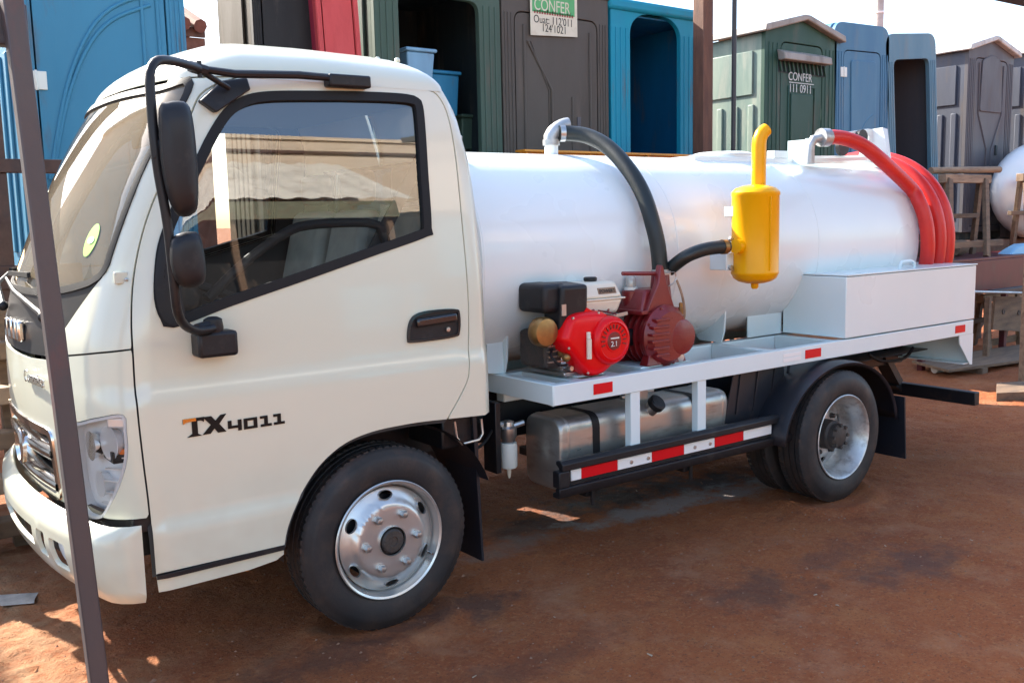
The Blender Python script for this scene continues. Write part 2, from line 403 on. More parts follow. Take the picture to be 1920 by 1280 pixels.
def text(name, s, size, matl, parent, loc, ux, uy, extrude=0.002, squeeze=1.0, shear=0.0, align='LEFT'):
    cu = bpy.data.curves.new(name, 'FONT'); cu.body = s; cu.size = size; cu.extrude = extrude; cu.shear = shear; cu.align_x = align
    t = bpy.data.objects.new(name+'_tmp', cu); COL.objects.link(t)
    me = bpy.data.meshes.new_from_object(t.evaluated_get(bpy.context.evaluated_depsgraph_get()))
    bpy.data.objects.remove(t); bpy.data.curves.remove(cu)
    ux = Vector(ux).normalized(); uy = Vector(uy).normalized(); uz = ux.cross(uy)
    for v in me.vertices: v.co = ux*(v.co.x*squeeze) + uy*v.co.y + uz*v.co.z
    me.materials.clear(); me.materials.append(MATS[matl])
    return link_mesh(me, name, parent, Vector(loc))

# ================================================================== GROUND
import numpy as np
def axis_coords(lo, hi, step, far):
    a = list(np.arange(lo, hi+1e-6, step)); s = step; x = hi; r = []
    while x < far: s = min(s*1.35, 40); x += s; r.append(x)
    s = step; x = lo; l = []
    while x > -far: s = min(s*1.35, 40); x -= s; l.append(x)
    return np.array(l[::-1] + a + r)
GX = axis_coords(-2.6, 7.6, 0.022, 420); GY = axis_coords(-2.4, 3.2, 0.022, 420)
def vnoise(x, y, sc, seed):
    rs = np.random.RandomState(seed); T = rs.rand(256,256); x = x*sc; y = y*sc
    xi = np.floor(x).astype(int); yi = np.floor(y).astype(int); fx = x-xi; fy = y-yi
    fx = fx*fx*(3-2*fx); fy = fy*fy*(3-2*fy)
    g = lambda i,j: T[i%256, j%256]
    return (g(xi,yi)*(1-fx)+g(xi+1,yi)*fx)*(1-fy)+(g(xi,yi+1)*(1-fx)+g(xi+1,yi+1)*fx)*fy-.5
XX, YY = np.meshgrid(GX, GY, indexing='ij')
HH = .030*vnoise(XX,YY,.9,1)+.016*vnoise(XX,YY,2.7,2)+.010*vnoise(XX,YY,7,3)+.007*vnoise(XX,YY,15,4)+.005*vnoise(XX,YY,31,5)
rough = np.clip((-.75-XX)/.35,0,1)*np.clip((XX+4)/1,0,1)*np.clip((4-np.abs(YY))/1,0,1)          # churned, crusty soil ahead of the truck
HH += .006*np.abs(vnoise(XX,YY,24,11))+.004*vnoise(XX,YY,44,12)
HH += rough*(.030*np.abs(vnoise(XX,YY,9,6))+.026*np.abs(vnoise(XX*.6,YY,19,7))+.014*vnoise(XX*.7,YY,40,8))
for wx, wy in ((0,.14),(0,1.56),(2.784,.0),(2.784,1.6)):
    d = np.exp(-(((XX-wx)/.22)**2+((YY-wy)/.22)**2)); HH = HH*(1-d)
    HH += .022*np.exp(-((np.hypot((XX-wx)/.30,(YY-wy)/.24)-1)/.22)**2)
far = np.clip((np.hypot(XX-1,YY)-12)/30,0,1); HH *= (1-far)
nx, ny = XX.shape
me = bpy.data.meshes.new('ground')
vv = np.stack([XX,YY,HH],-1).reshape(-1,3); idx = np.arange(nx*ny).reshape(nx,ny)
ff = np.stack([idx[:-1,:-1],idx[1:,:-1],idx[1:,1:],idx[:-1,1:]],-1).reshape(-1,4)
me.from_pydata(vv.tolist(), [], ff.tolist()); me.shade_smooth()
ground = bpy.data.objects.new('ground', me); COL.objects.link(ground); tag(ground, kind='structure')
def gz(x, y):
    i = int(np.clip(np.searchsorted(GX,x),0,nx-1)); j = int(np.clip(np.searchsorted(GY,y),0,ny-1)); return float(HH[i,j])

gm = bpy.data.materials.new('red_earth'); gm.use_nodes = True; nt = gm.node_tree; L = nt.links; b = nt.nodes['Principled BSDF']
b.inputs['Roughness'].default_value = 0.92; b.inputs['Specular IOR Level'].default_value = 0.25
geo = nt.nodes.new('ShaderNodeNewGeometry'); POS = geo.outputs['Position']
def gn(sc, det=8, rg=.6, dist=0.0):
    n = nt.nodes.new('ShaderNodeTexNoise'); n.inputs['Scale'].default_value = sc; n.inputs['Detail'].default_value = det; n.inputs['Roughness'].default_value = rg
    n.inputs['Distortion'].default_value = dist; L.new(POS, n.inputs['Vector']); return n.outputs[0]
def gr(s, a, c, lo=0., hi=1.):
    r = nt.nodes.new('ShaderNodeMapRange'); r.inputs[1].default_value=a; r.inputs[2].default_value=c; r.inputs[3].default_value=lo; r.inputs[4].default_value=hi; L.new(s,r.inputs[0]); return r.outputs[0]
def gmix(f, A, B):
    x = nt.nodes.new('ShaderNodeMix'); x.data_type='RGBA'; L.new(f,x.inputs[0])
    for k,s in ((6,A),(7,B)):
        if isinstance(s,tuple): x.inputs[k].default_value=(*s,1)
        else: L.new(s,x.inputs[k])
    return x.outputs[2]
def gmath(op, a, c):
    x = nt.nodes.new('ShaderNodeMath'); x.operation = op
    for k,s in ((0,a),(1,c)):
        if isinstance(s,(int,float)): x.inputs[k].default_value=s
        else: L.new(s,x.inputs[k])
    return x.outputs[0]
c = gmix(gr(gn(1.1,9,.62),.36,.64), (0.345,0.106,0.034), (0.26,0.071,0.024))
c = gmix(gr(gn(3.7,8,.65),.50,.78), c, (0.37,0.138,0.050))
c = gmix(gr(gn(9.0,8,.7),.58,.80), c, (0.13,0.046,0.026))
c = gmix(gr(gn(45,6,.75),.52,.74), c, (0.41,0.178,0.076))
c = gmix(gr(gn(85,5,.75),.54,.70), c, (0.085,0.032,0.020))
c = gmix(gr(gn(19,9,.8),.59,.70), c, (0.105,0.038,0.022))
c = gmix(gr(gn(2.1,9,.7),.52,.70,0,.6), c, (0.40,0.19,0.10))
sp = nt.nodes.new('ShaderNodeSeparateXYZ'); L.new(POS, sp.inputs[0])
tan_ahead = gr(gmath('ADD', sp.outputs[0], gmath('MULTIPLY', gn(3,6,.65), .9)), -.35, -.75)      # soil shifts to a paler tan ahead of the truck
c = gmix(gmath('MULTIPLY', tan_ahead, gr(gn(14,7,.7),.30,.62)), c, (0.36,0.20,0.105))
def stain(c, u, v, rx, ry, col, amt):
    p = pt(u,v,Z=0)
    mp = nt.nodes.new('ShaderNodeMapping'); mp.inputs['Location'].default_value = (-p.x/rx,-p.y/ry,0); mp.inputs['Scale'].default_value = (1/rx,1/ry,1)
    L.new(POS, mp.inputs[0]); ln = nt.nodes.new('ShaderNodeVectorMath'); ln.operation='LENGTH'; L.new(mp.outputs[0], ln.inputs[0])
    d = gmath('ADD', ln.outputs['Value'], gmath('MULTIPLY', gmath('SUBTRACT', gn(5.5,9,.72), .5), 3.4))
    f = gmath('MULTIPLY', gr(d, 1.05, .25), amt)
    return gmix(f, c, col), f
stains = [(1070,1130,.16,.16,.5),(1060,1100,.10,.08,.3)]
wetf = []
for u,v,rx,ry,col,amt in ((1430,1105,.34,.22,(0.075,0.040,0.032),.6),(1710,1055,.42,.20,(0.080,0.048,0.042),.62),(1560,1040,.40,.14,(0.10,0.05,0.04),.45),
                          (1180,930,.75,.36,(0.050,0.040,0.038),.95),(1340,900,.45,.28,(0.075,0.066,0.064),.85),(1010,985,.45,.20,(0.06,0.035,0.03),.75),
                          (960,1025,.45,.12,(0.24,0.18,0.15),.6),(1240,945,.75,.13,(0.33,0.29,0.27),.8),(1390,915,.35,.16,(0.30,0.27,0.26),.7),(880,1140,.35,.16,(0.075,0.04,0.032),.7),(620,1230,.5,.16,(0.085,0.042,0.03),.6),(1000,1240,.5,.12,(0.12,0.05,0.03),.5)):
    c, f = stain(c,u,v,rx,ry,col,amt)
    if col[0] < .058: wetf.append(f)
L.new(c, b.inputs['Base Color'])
rr = None
for f in wetf: rr = f if rr is None else gmath('MAXIMUM', rr, f)
L.new(gr(rr,0,1,.93,.62), b.inputs['Roughness'])
bp = nt.nodes.new('ShaderNodeBump'); bp.inputs['Strength'].default_value=1.0; bp.inputs['Distance'].default_value=.02
hsum = gmath('ADD', gmath('MULTIPLY', gn(28,8,.68), 1.0), gmath('MULTIPLY', gn(140,5,.7), .30))
L.new(hsum, bp.inputs['Height']); L.new(bp.outputs[0], b.inputs['Normal'])
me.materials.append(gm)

# loose grit and chips lying on the soil
rnd = random.Random(3)
def grit(name, n, mname, smin, smax, label, area):
    mb = MB()
    for _ in range(n):
        x = rnd.uniform(*area[0]); y = rnd.uniform(*area[1]); s = rnd.uniform(smin,smax)*rnd.uniform(.5,1); z = gz(x,y)
        a = rnd.uniform(0,6.28); q = []
        for k in range(5):
            t = a+k*1.2566+rnd.uniform(-.3,.3); q.append((x+math.cos(t)*s*rnd.uniform(.7,1.3), y+math.sin(t)*s*rnd.uniform(.5,1), z-s*.2+rnd.uniform(0,.2)*s))
        top = (x+rnd.uniform(-.3,.3)*s, y+rnd.uniform(-.3,.3)*s, z+s*rnd.uniform(.35,.8))
        mb.add(q+[top], [(k,(k+1)%5,5) for k in range(5)]+[(4,3,2,1,0)])
    o = build(name, mb, mname, smooth=0, fix=False); return tag(o, label, 'grit', kind='stuff')
grit('gravel', 7000, 'pebble', .003, .010, 'loose reddish grit and small pebbles scattered on the bare soil', ((-2.4,6.5),(-2.3,2.6)))
grit('loose_stones', 90, 'pebble', .010, .022, 'larger loose stones and clods lying here and there on the soil', ((-2.2,6.0),(-2.0,2.4)))
mb = MB()
for _ in range(45):
    x = rnd.uniform(-1,6); y = rnd.uniform(-2.2,1.2); z = gz(x,y)+.004; a = rnd.uniform(0,3.14); l = rnd.uniform(.004,.012); wd = l*rnd.uniform(.15,.5)
    d = Vector((math.cos(a)*l,math.sin(a)*l,rnd.uniform(-.002,.003))); e = Vector((-math.sin(a)*wd,math.cos(a)*wd,0)); p = Vector((x,y,z))
    mb.hexa([p-d-e,p+d-e*.4,p+d+e*.4,p-d+e,p-d-e+Vector((0,0,.003)),p+d-e*.4+Vector((0,0,.003)),p+d+e*.4+Vector((0,0,.003)),p-d+e+Vector((0,0,.003))])
tag(build('wood_chips', mb, 'pale_chip', smooth=0, fix=False), 'pale wood splinters and chips strewn over the red soil', 'wood chips', kind='stuff')

# ================================================================== TRUCK
TR = root('vacuum_truck', (0,0,0), 'white light tanker truck with cream cab, elliptical tank and side-mounted vacuum pump', 'truck')
YC = 0.85
def interp(tab, z):
    n = len(tab)
    if z <= tab[0][0]: return tab[0][1]
    if z >= tab[-1][0]: return tab[-1][1]
    for i in range(n-1):
        if z <= tab[i+1][0]: break
    def sl(k):
        if k == 0: return (tab[1][1]-tab[0][1])/(tab[1][0]-tab[0][0])
        if k == n-1: return (tab[-1][1]-tab[-2][1])/(tab[-1][0]-tab[-2][0])
        a = (tab[k][1]-tab[k-1][1])/(tab[k][0]-tab[k-1][0]); b = (tab[k+1][1]-tab[k][1])/(tab[k+1][0]-tab[k][0])
        return 0.0 if a*b <= 0 else 2*a*b/(a+b)
    (z0,v0),(z1,v1) = tab[i],tab[i+1]; h = z1-z0; t = (z-z0)/h
    return (2*t**3-3*t*t+1)*v0+(t**3-2*t*t+t)*h*sl(i)+(-2*t**3+3*t*t)*v1+(t**3-t*t)*h*sl(i+1)
XF = [(.5,-1.09),(.75,-1.12),(1.0,-1.135),(1.2,-1.13),(1.36,-1.105),(1.5,-1.06),(1.7,-.975),(1.9,-.87),(2.02,-.80),(2.10,-.745),(2.13,-.722)]
AL = [(.5,13),(1.2,14),(1.4,17),(1.8,18),(2.1,16)]
RC = [(.5,.17),(1.0,.17),(1.3,.19),(1.6,.21),(2.1,.20)]
INS = [(.35,.0),(.60,.0),(.635,.008),(1.00,.010),(1.03,.011),(1.085,.024),(1.3,.030),(1.6,.062),(1.9,.108),(2.1,.145),(2.13,.152)]
XR = [(.5,.49),(1.6,.487),(1.82,.48),(1.93,.465),(2.06,.43),(2.10,.412),(2.13,.392)]
RR = 0.055
def prm(z):
    a = math.radians(interp(AL,z)); rc = interp(RC,z); h = YC-interp(INS,z); xf = interp(XF,z)
    Rb = (h-rc*(1-math.sin(a)))/math.sin(a)
    return xf, a, rc, h, Rb, xf+rc*math.cos(a)+Rb*(1-math.cos(a))
def S(s, z, side=1):
    """cab skin: s = X along the side, arc length round the front and rear corners"""
    xf,a,rc,h,Rb,xt = prm(z); xr = interp(XR,z)-RR
    if s > xr:
        d = s-xr
        if d < RR*math.pi/2: X = xr+RR*math.sin(d/RR); Yo = RR*(1-math.cos(d/RR))
        else: X = xr+RR; Yo = RR+d-RR*math.pi/2
    elif s >= xt: X = s; Yo = 0.
    else:
        d = xt-s; Lc = rc*(math.pi/2-a)
        if d <= Lc: f = d/rc; X = xt-rc*math.sin(f); Yo = rc*(1-math.cos(f))
        else: g = a-(d-Lc)/Rb; X = xf+Rb*(1-math.cos(g)); Yo = h-Rb*math.sin(g)
    Y = YC-h+Yo
    return Vector((X, Y if side > 0 else 2*YC-Y, z))
def smin(z):
    xf,a,rc,h,Rb,xt = prm(z); return xt-rc*(math.pi/2-a)-a*Rb
def Sc(c, z):            # c = distance round the front from the middle (+ towards the near side)
    return S(smin(z)+abs(c), z, 1 if c >= 0 else -1)
def hit(u, v, f=None, s=-.8, z=1.2):
    f = f or S; t = Vector((u,v))
    for _ in range(50):
        q = Vector(prj(f(s,z))); e = t-q; h = 1e-4
        a = (Vector(prj(f(s+h,z)))-q)/h; b = (Vector(prj(f(s,z+h)))-q)/h
        D = a.x*b.y-b.x*a.y
        if abs(D) < 1e-9: break
        ds = (e.x*b.y-b.x*e.y)/D; dz = (a.x*e.y-e.x*a.y)/D
        s += max(-.08,min(.08,ds)); z += max(-.08,min(.08,dz))
    return (s, z)
H = lambda pts: [hit(u,v) for u,v in pts]
def toC(p): return (p[0]-smin(p[1]), p[1])
CCEN = Vector((-.25, YC, 1.25))
def SCN(z): return interp(XR,z)-RR+RR*math.pi/2+prm(z)[3]-RR-.001
def panel(name, outline, holes, matl, parent, fn=None, off=0.0, flange=0.014, grid=0.045, gap=0.0032, side=1, label=None, taper=0.0):
    """piece of the cab skin bounded by an outline in skin coordinates, with turned-in edges"""
    fn = fn or (lambda s,z: S(s,z,side))
    if gap: outline = inset(outline, gap)
    V, F = fill(outline, holes, grid); P = []; N = []
    for s, z in V:
        p = fn(s,z); h = 1e-3; n = (fn(s+h,z)-fn(s-h,z)).cross(fn(s,z+h)-fn(s,z-h)).normalized()
        if n.dot(p-CCEN) < 0: n = -n
        P.append(p+n*off); N.append(n)
    vs = list(P); ns = list(N); fs = []
    for f in F:
        a,b,c = f; fn_ = (P[b]-P[a]).cross(P[c]-P[a])
        fs.append(f if fn_.dot(N[a]) > 0 else (a,c,b))
    cnt = set()
    for f in fs:
        for k in range(3): cnt.add((f[k],f[(k+1)%3]))
    nb = {}
    for a,b in cnt:
        if (b,a) not in cnt: nb.setdefault(a,[]).append((a,b)); nb.setdefault(b,[]).append((a,b))
    dup = {}
    for i in nb:
        t = sum(((P[b]-P[a]).normalized() for a,b in nb[i]), Vector()); sd = t.cross(N[i])
        sd = sd.normalized() if sd.length > 1e-6 else N[i]
        dup[i] = len(vs); vs += [P[i], P[i]-N[i]*flange-sd*taper]; ns += [(sd+N[i]*.5).normalized(), sd]
    fl = []
    for a,b in cnt:
        if (b,a) not in cnt: fl.append((b,a,dup[a],dup[b]) if False else (dup[b],dup[a],dup[a]+1,dup[b]+1))
    me = bpy.data.meshes.new(name); lo = [min(p[i] for p in vs) for i in range(3)]; hi = [max(p[i] for p in vs) for i in range(3)]
    c = Vector([(lo[i]+hi[i])/2 for i in range(3)])
    me.from_pydata([tuple(p-c) for p in vs], [], fs+fl); me.materials.append(MATS[matl]); me.shade_smooth()
    me.normals_split_custom_set_from_vertices([tuple(n) for n in ns])
    o = link_mesh(me, name, parent, c)
    if label: o['label'] = label
    return o

# --- outlines read off the photograph, on the near side
win_px = [(325,612),(303,598),(291,560),(292,500),(302,445),(332,370),(371,292),(391,252),(420,208),(454,184),(502,174),(600,173),(700,175),(762,179),(783,186),(791,200),(796,250),(801,330),(807,428),(800,442),(700,478),(560,528),(430,573)]
WIN = spline(H(win_px), .03)
door_px_front = [(405,158),(375,178),(358,214),(330,285),(290,370),(266,440),(250,520),(246,600),(250,680),(258,770),(268,860),(279,950),(289,1050),(291,1078)]
door_px_rear = [(838,787),(858,752),(876,715),(880,690),(879,600),(874,500),(864,390),(855,300),(845,238),(832,197),(812,172),(783,160)]
ztop = 2.122
front = H(door_px_front); rear = [(a,min(b,ztop-.004)) for a,b in H(door_px_rear)]
arch_px = [(535,1022),(541,990),(556,950),(578,905),(607,866),(648,832),(700,810),(760,797),(800,791),(838,787)]
arch = H(arch_px)
DOOR = spline(front,.03,False) + [(arch[0][0],arch[0][1])] + spline(arch,.03,False)[1:] + spline(rear,.03,False)[1:] + lin([rear[-1],(rear[-1][0]-.08,ztop),(front[0][0]+.10,ztop),front[0]],.05,False)[1:-1]
BELOW = [front[-1], arch[0]]
ws_px = [(352,150),(357,160),(345,190),(315,240),(278,295),(240,385),(208,475),(196,508),(170,530),(112,546)]
ws = [toC(p) for p in H(ws_px)]
ws_half = [(0,2.085),(.25,2.087),(ws[0][0]-.10,2.085)] + ws
# continue the lower edge to the middle of the cab
zc = ws[-1][1]-.012
ws_half = ws_half + [(ws[-1][0]*.5, zc), (0, zc)]
def both(half): return half + [(-c,z) for c,z in reversed(half) if c > 1e-6]
WS = both(spline(ws_half,.035,False))
def dense(p): return lin(p,.04)

# --- side panels on both sides
for side in (1,-1):
    near = side > 0
    d = panel('door', DOOR, [WIN], 'cab_white', TR, side=side, label=None if near else 'door on the far side of the cab')
    panel('window_trim', inset(WIN,-.004), [inset(WIN,.030)], 'rubber', d, side=side, off=.004, flange=.03, gap=0)
    panel('window_glass', inset(WIN,.026), [], 'window_glass', d, side=side, off=-.012, flange=.004, gap=0, grid=.08)
    bel = lin(inset(WIN,.030),.05)
    # sliding quarter panel in the front corner of the window
    panel('door_trim', [(p[0]-(0), p[1]) for p in inset(DOOR,-.015)], [inset(WIN,-.006)], 'interior', d, side=side, off=-.026, flange=.02, gap=0)
    # rear pillar and rear wall
    zb = rear[0][1]
    back = lin([(arch[-1][0]+.004,arch[-1][1]),(hit(910,779)[0],hit(910,779)[1]),(.56,.82),(SCN(.82),.82),(SCN(1.35),1.35),(.74,1.35),(.74,1.86),(SCN(1.86),1.86),(SCN(ztop),ztop),(rear[-1][0]-.075,ztop)],.05,False) + list(reversed(spline(rear,.03,False)))
    # remove the duplicate of the last point
    panel('rear_pillar', back[:-1], [], 'cab_white', TR, side=side)
    # rocker below the door
    if near:
        sill = [front[-1],arch[0],(hit(531,1042)),hit(480,1071),hit(400,1090),hit(296,1114)]
        rk = H([(291,1080),(535,1022),(535,1040),(520,1052),(470,1070),(296,1113)])
        st = H([(292,1077),(535,1019),(535,1031),(293,1088)])
    panel('rocker_panel', lin(rk,.04), [], 'cab_white', TR, side=side, off=-.006, flange=.03)
    panel('sill_strip', lin(st,.04), [], 'black_plastic', TR, side=side, off=.004, flange=.02)
    # pillar and cowl side
    z0 = hit(247,655)
    wsl = [(c_,z_) for c_,z_ in ws]
    pil = [(c_+smin(z_),z_) for c_,z_ in ws_half[2:3]+wsl[:8]]
    low = H([(190,520),(150,572),(120,616),(95,650)])
    pil_out = lin([(front[0][0]+.10,ztop)],.05,False) + [(smin(ztop)+ws_half[2][0],ztop)] + spline(pil,.03,False) + spline(low,.03,False) + lin([low[-1],(hit(112,668)[0],hit(112,668)[1]),hit(180,662),z0],.04,False)[1:]
    fr = [p for p in spline(front,.03,False) if p[1] > z0[1]+.01]
    pil_out = pil_out + list(reversed(fr))
    if near: PIL = pil_out
    panel('front_pillar', pil_out, [], 'cab_white', TR, side=side)
# --- front panel with headlamp and grille openings
hl_px = [(128,800),(150,790),(185,782),(231,777),(238,808),(240,850),(232,890),(212,938),(189,973),(160,966),(140,925),(130,860)]
HL = [toC(p) for p in H(hl_px)]
gr_px = [(94,806),(98,870),(98,926),(80,919)]
gN = [toC(p) for p in H(gr_px)]
GHW = gN[0][0]; gz0 = gN[2][1]; gz1 = gN[0][1]
z0 = hit(247,655); zl = hit(276,972); top = [toC(p) for p in H([(112,668),(180,662)])+[z0]]
fr = [toC(p) for p in spline(front,.03,False) if zl[1]+.005 < p[1] < z0[1]-.004]
dk_px = [(118,628),(104,652),(90,664)]
dk = [toC(p) for p in H(dk_px)]
dkz = dk[-1][1]
dark_half = [(0,zc-.006)] + [(c_,z_-.008) for c_,z_ in reversed(ws[7:])][0:] + [toC(p) for p in spline(low,.03,False)] + [(dk[-1][0]*.9,dkz-.012),(dk[-1][0]*.55,dkz-.018),(0,dkz-.02)]
DARK = both(lin(dark_half,.035,False))
panel('cowl_panel', DARK, [], 'ext_grey', TR, fn=Sc, off=-.002, gap=.003)
fbz = zl[1]
fhalf = [(0,dkz-.03),(dk[-1][0]*.55,dkz-.028),(dk[-1][0]*.92,dkz-.020),top[0],top[1],top[2]] + fr + [toC(zl),(HL[9][0]+.0,fbz-.01),(GHW+.05,fbz-.015),(0,fbz-.02)]
FRONT = both(lin(fhalf,.035,False))
HLs = spline(HL,.025)
GRILLE = rounded([(-GHW,gz0),(GHW,gz0),(GHW+.02,gz1),(-GHW-.02,gz1)],.05)
GRILLE = lin(GRILLE,.035)
fp = panel('front_panel', FRONT, [HLs,[(-c_,z_) for c_,z_ in reversed(HLs)],GRILLE], 'cab_white', TR, fn=Sc, gap=.003)
# dark liner behind the front skin
LIN = both([(0,zc),(.3,zc),(.62,1.42),(.80,1.25),(.85,1.1),(.85,.62),(.3,.62),(0,.62)])
panel('firewall', lin(LIN,.05), [], 'interior', TR, fn=Sc, off=-.13, gap=0)
panel('windscreen', WS, [], 'screen_glass', TR, fn=Sc, off=-.004, flange=.004, gap=.004, grid=.05)
panel('windscreen_seal', inset(WS,-.010), [inset(WS,.014)], 'rubber', TR, fn=Sc, off=.004, gap=0)
# roof dome
ring = []; zt = 2.126; xf,a_,rc_,h_,Rb_,xt_ = prm(zt); xr_ = interp(XR,zt)
sv = [smin(zt)+(xt_-smin(zt))*k/22 for k in range(23)] + [xt_+(xr_-RR-xt_)*k/8 for k in range(1,9)] + [xr_-RR+RR*1.5708*k/5 for k in range(1,6)] + [xr_+RR*.5708+(h_-RR)*k/8 for k in range(1,9)]
half = [S(s,zt) for s in sv]; loop = half + [Vector((p.x,2*YC-p.y,p.z)) for p in reversed(half[1:-1])]
mb = MB(); n = len(loop); CX = -.14; vs = []; rhos = [1.0,.995,.985,.965,.935,.89,.83,.75,.65,.53,.4,.27,.14]
lip = [Vector((CX+(p.x-CX)*1.004, YC+(p.y-YC)*1.006, zt-.012)) for p in loop]
vs += lip
for r in rhos:
    for p in loop:
        dx = p.x-CX; dy = p.y-YC; wf = max(0.,-dx/.6)*max(0,1-abs(dy)/.75)**.3 if dx < 0 else max(0,dx/.55)*.5
        q = .5+.32*min(1,wf); zz = zt+.174*(1-r**3.2)**q
        vs.append(Vector((CX+dx*r, YC+dy*r, zz+ (0 if r < 1 else .0))))
vs.append(Vector((CX,YC,zt+.174)))
fs = []
for k in range(len(rhos)):
    for i in range(n): fs.append((k*n+i,k*n+(i+1)%n,(k+1)*n+(i+1)%n,(k+1)*n+i))
fs += [(len(rhos)*n+i,len(rhos)*n+(i+1)%n,len(vs)-1) for i in range(n)]
mb.add(vs,fs); roof = build('roof', mb, 'cab_white', TR, smooth=50)
mb = MB(); mb.add([Vector((CX+(p.x-CX)*.96,YC+(p.y-YC)*.96,2.085)) for p in loop]+[Vector((CX,YC,2.16))], [(i,(i+1)%n,n) for i in range(n)]); build('headliner', mb, 'headliner', TR)
for x,y in ((-.30,.72),(-.20,.80),(.28,.34),(.20,.36)): build('roof_bolt', MB().ball((x,y,2.285 if y>.5 else 2.255),.012), 'cab_white', roof)
# cab floor and rear lower wall
bx('cab_floor',-1.0,.46,.06,1.64,.84,.88,'chassis',TR)
# headlamps
for sg in (1,-1):
    q = HLs if sg > 0 else [(-c_,z_) for c_,z_ in reversed(HLs)]
    hb = panel('headlamp', q, [], 'lamp_grey', TR, fn=Sc, off=-.052, gap=.002, flange=.02)
    panel('lens', q, [], 'lamp_glass', hb, fn=Sc, off=.003, gap=.004, flange=.006)
    bz = panel('bezel', q, [inset(q,.012)], 'lamp_grey', hb, fn=Sc, off=-.004, gap=.003, flange=.07)
    def lampat(u,v,o):
        c_,z_ = toC(hit(u,v)); p = Sc(c_*sg,z_); h=1e-3; nn = (Sc(c_*sg+h,z_)-Sc(c_*sg-h,z_)).cross(Sc(c_*sg,z_+h)-Sc(c_*sg,z_-h)).normalized()
        if nn.dot(p-CCEN) < 0: nn = -nn
        return p-nn*o, nn
    for (u,v,r,mn) in ((205,835,.058,'lamp_mirror'),(178,912,.046,'lamp_mirror'),(160,840,.050,'chrome')):
        p,nn = lampat(u,v,.055); fwd = Vector((-1,nn.y*.35,0)).normalized(); a1 = fwd.cross(Vector((0,0,1))).normalized(); a2 = a1.cross(fwd)
        mb = MB(); mb.lathe([(r,.035),(r*.92,.034),(r*.8,.012),(r*.5,-.012),(r*.2,-.02),(.001,-.021)], p, (fwd,a1,a2), 24); mb.lathe([(.012,-.02),(.012,.012),(.001,.02)], p, (fwd,a1,a2), 12)
        build('reflector', mb, mn, hb)
    mb = MB()
    for k in range(5):
        p,nn = lampat(212-k*6,862+k*22,.03); a1 = nn.cross(Vector((0,0,1))).normalized(); mb.bar(p-a1*.03,p+a1*.035,.02,.004)
    build('reflector_rib', mb, 'lamp_mirror', hb)
    p,nn = lampat(212,795,.03); a1 = nn.cross(Vector((0,0,1))).normalized(); build('sidelight', MB().bar(p-a1*.045,p+a1*.03,.03,.035), 'lamp_mirror', hb, bevel=.006)
    p,nn = lampat(226,850,.022); a1 = nn.cross(Vector((0,0,1))).normalized(); build('turn_signal', MB().bar(p-a1*.012,p+a1*.012,.012,.018), 'lamp_orange', hb, bevel=.003)
# grille: chrome surround and two deep bars
grl = panel('grille', inset(GRILLE,.004), [], 'black_plastic', TR, fn=Sc, off=-.05, gap=0)
panel('grille_frame', inset(GRILLE,-.006), [inset(GRILLE,.022)], 'chrome', grl, fn=Sc, off=.008, gap=0, flange=.045)
for zz0,zz1 in ((gz0+.005,gz0+.085),(gz0+.125,gz0+.205)):
    prof = [(-.035,0),(0,.2),(.014,.45),(.012,.7),(-.01,.92),(-.04,1.0)]; vs=[]; N_=25
    for k in range(N_):
        c_ = -GHW+.008+(2*GHW-.016)*k/(N_-1)
        for o_,t in prof: 
            p = Sc(c_,zz0+(zz1-zz0)*t); vs.append(Vector((p.x-o_,p.y,p.z)))
    m_ = len(prof); fs = [(k*m_+i,(k+1)*m_+i,(k+1)*m_+i+1,k*m_+i+1) for k in range(N_-1) for i in range(m_-1)]
    o = build('grille_bar', MB().add(vs,fs), 'chrome', grl, smooth=60)
p = Sc(.0,(gz0+gz1)/2); build('emblem', MB().lathe([(.07,-.0),(.07,.014),(.055,.02),(.05,.012),(.001,.014)], p+Vector((-.012,0,.01)), (Vector((-1,0,0)),Vector((0,1,0)),Vector((0,0,1))), 32), 'chrome', grl)
# emblem plate on the cowl panel
for zz,dy,hh in ((1.235,.0,.075),):
    for k,(a,b_) in enumerate(((.06,.115),(.125,.16),(-.03,.04),(-.10,-.05))):
        p = Sc((a+b_)/2,zz); build('badge_bar', MB().box(p.x-.022,p.x+.004,p.y-(b_-a)/2,p.y+(b_-a)/2,zz-hh/2,zz+hh/2), 'chrome', TR, bevel=.008)
cb,zb_ = toC(hit(53,712)); text('engine_badge','Cummins',.062,'chrome',TR,Sc(cb,zb_)+Vector((-.012,0,0)),Sc(cb+.12,zb_)-Sc(cb,zb_),(0,0,1),.003,shear=.2)
# wipers
for c0,c1 in ((.42,-.12),(-.25,-.68)):
    b0 = Sc(c0,zc-.075)+Vector((-.02,0,0)); b1 = Sc(c1,zc+.03)+Vector((-.035,0,.01)); mid = (b0+b1)/2+Vector((-.03,0,.02))
    wp = build('wiper', MB().tube([b0,mid,b1],[.012,.009,.006],8), 'black_plastic', TR); build('pivot', MB().ball(b0,.02), 'black_plastic', wp)
    e0 = Sc(c1+.28,zc+.055)+Vector((-.014,0,.005)); e1 = Sc(c1-.20,zc+.045)+Vector((-.014,0,.005)); build('blade', MB().bar(e0,e1,.012,.018), 'rubber', wp)
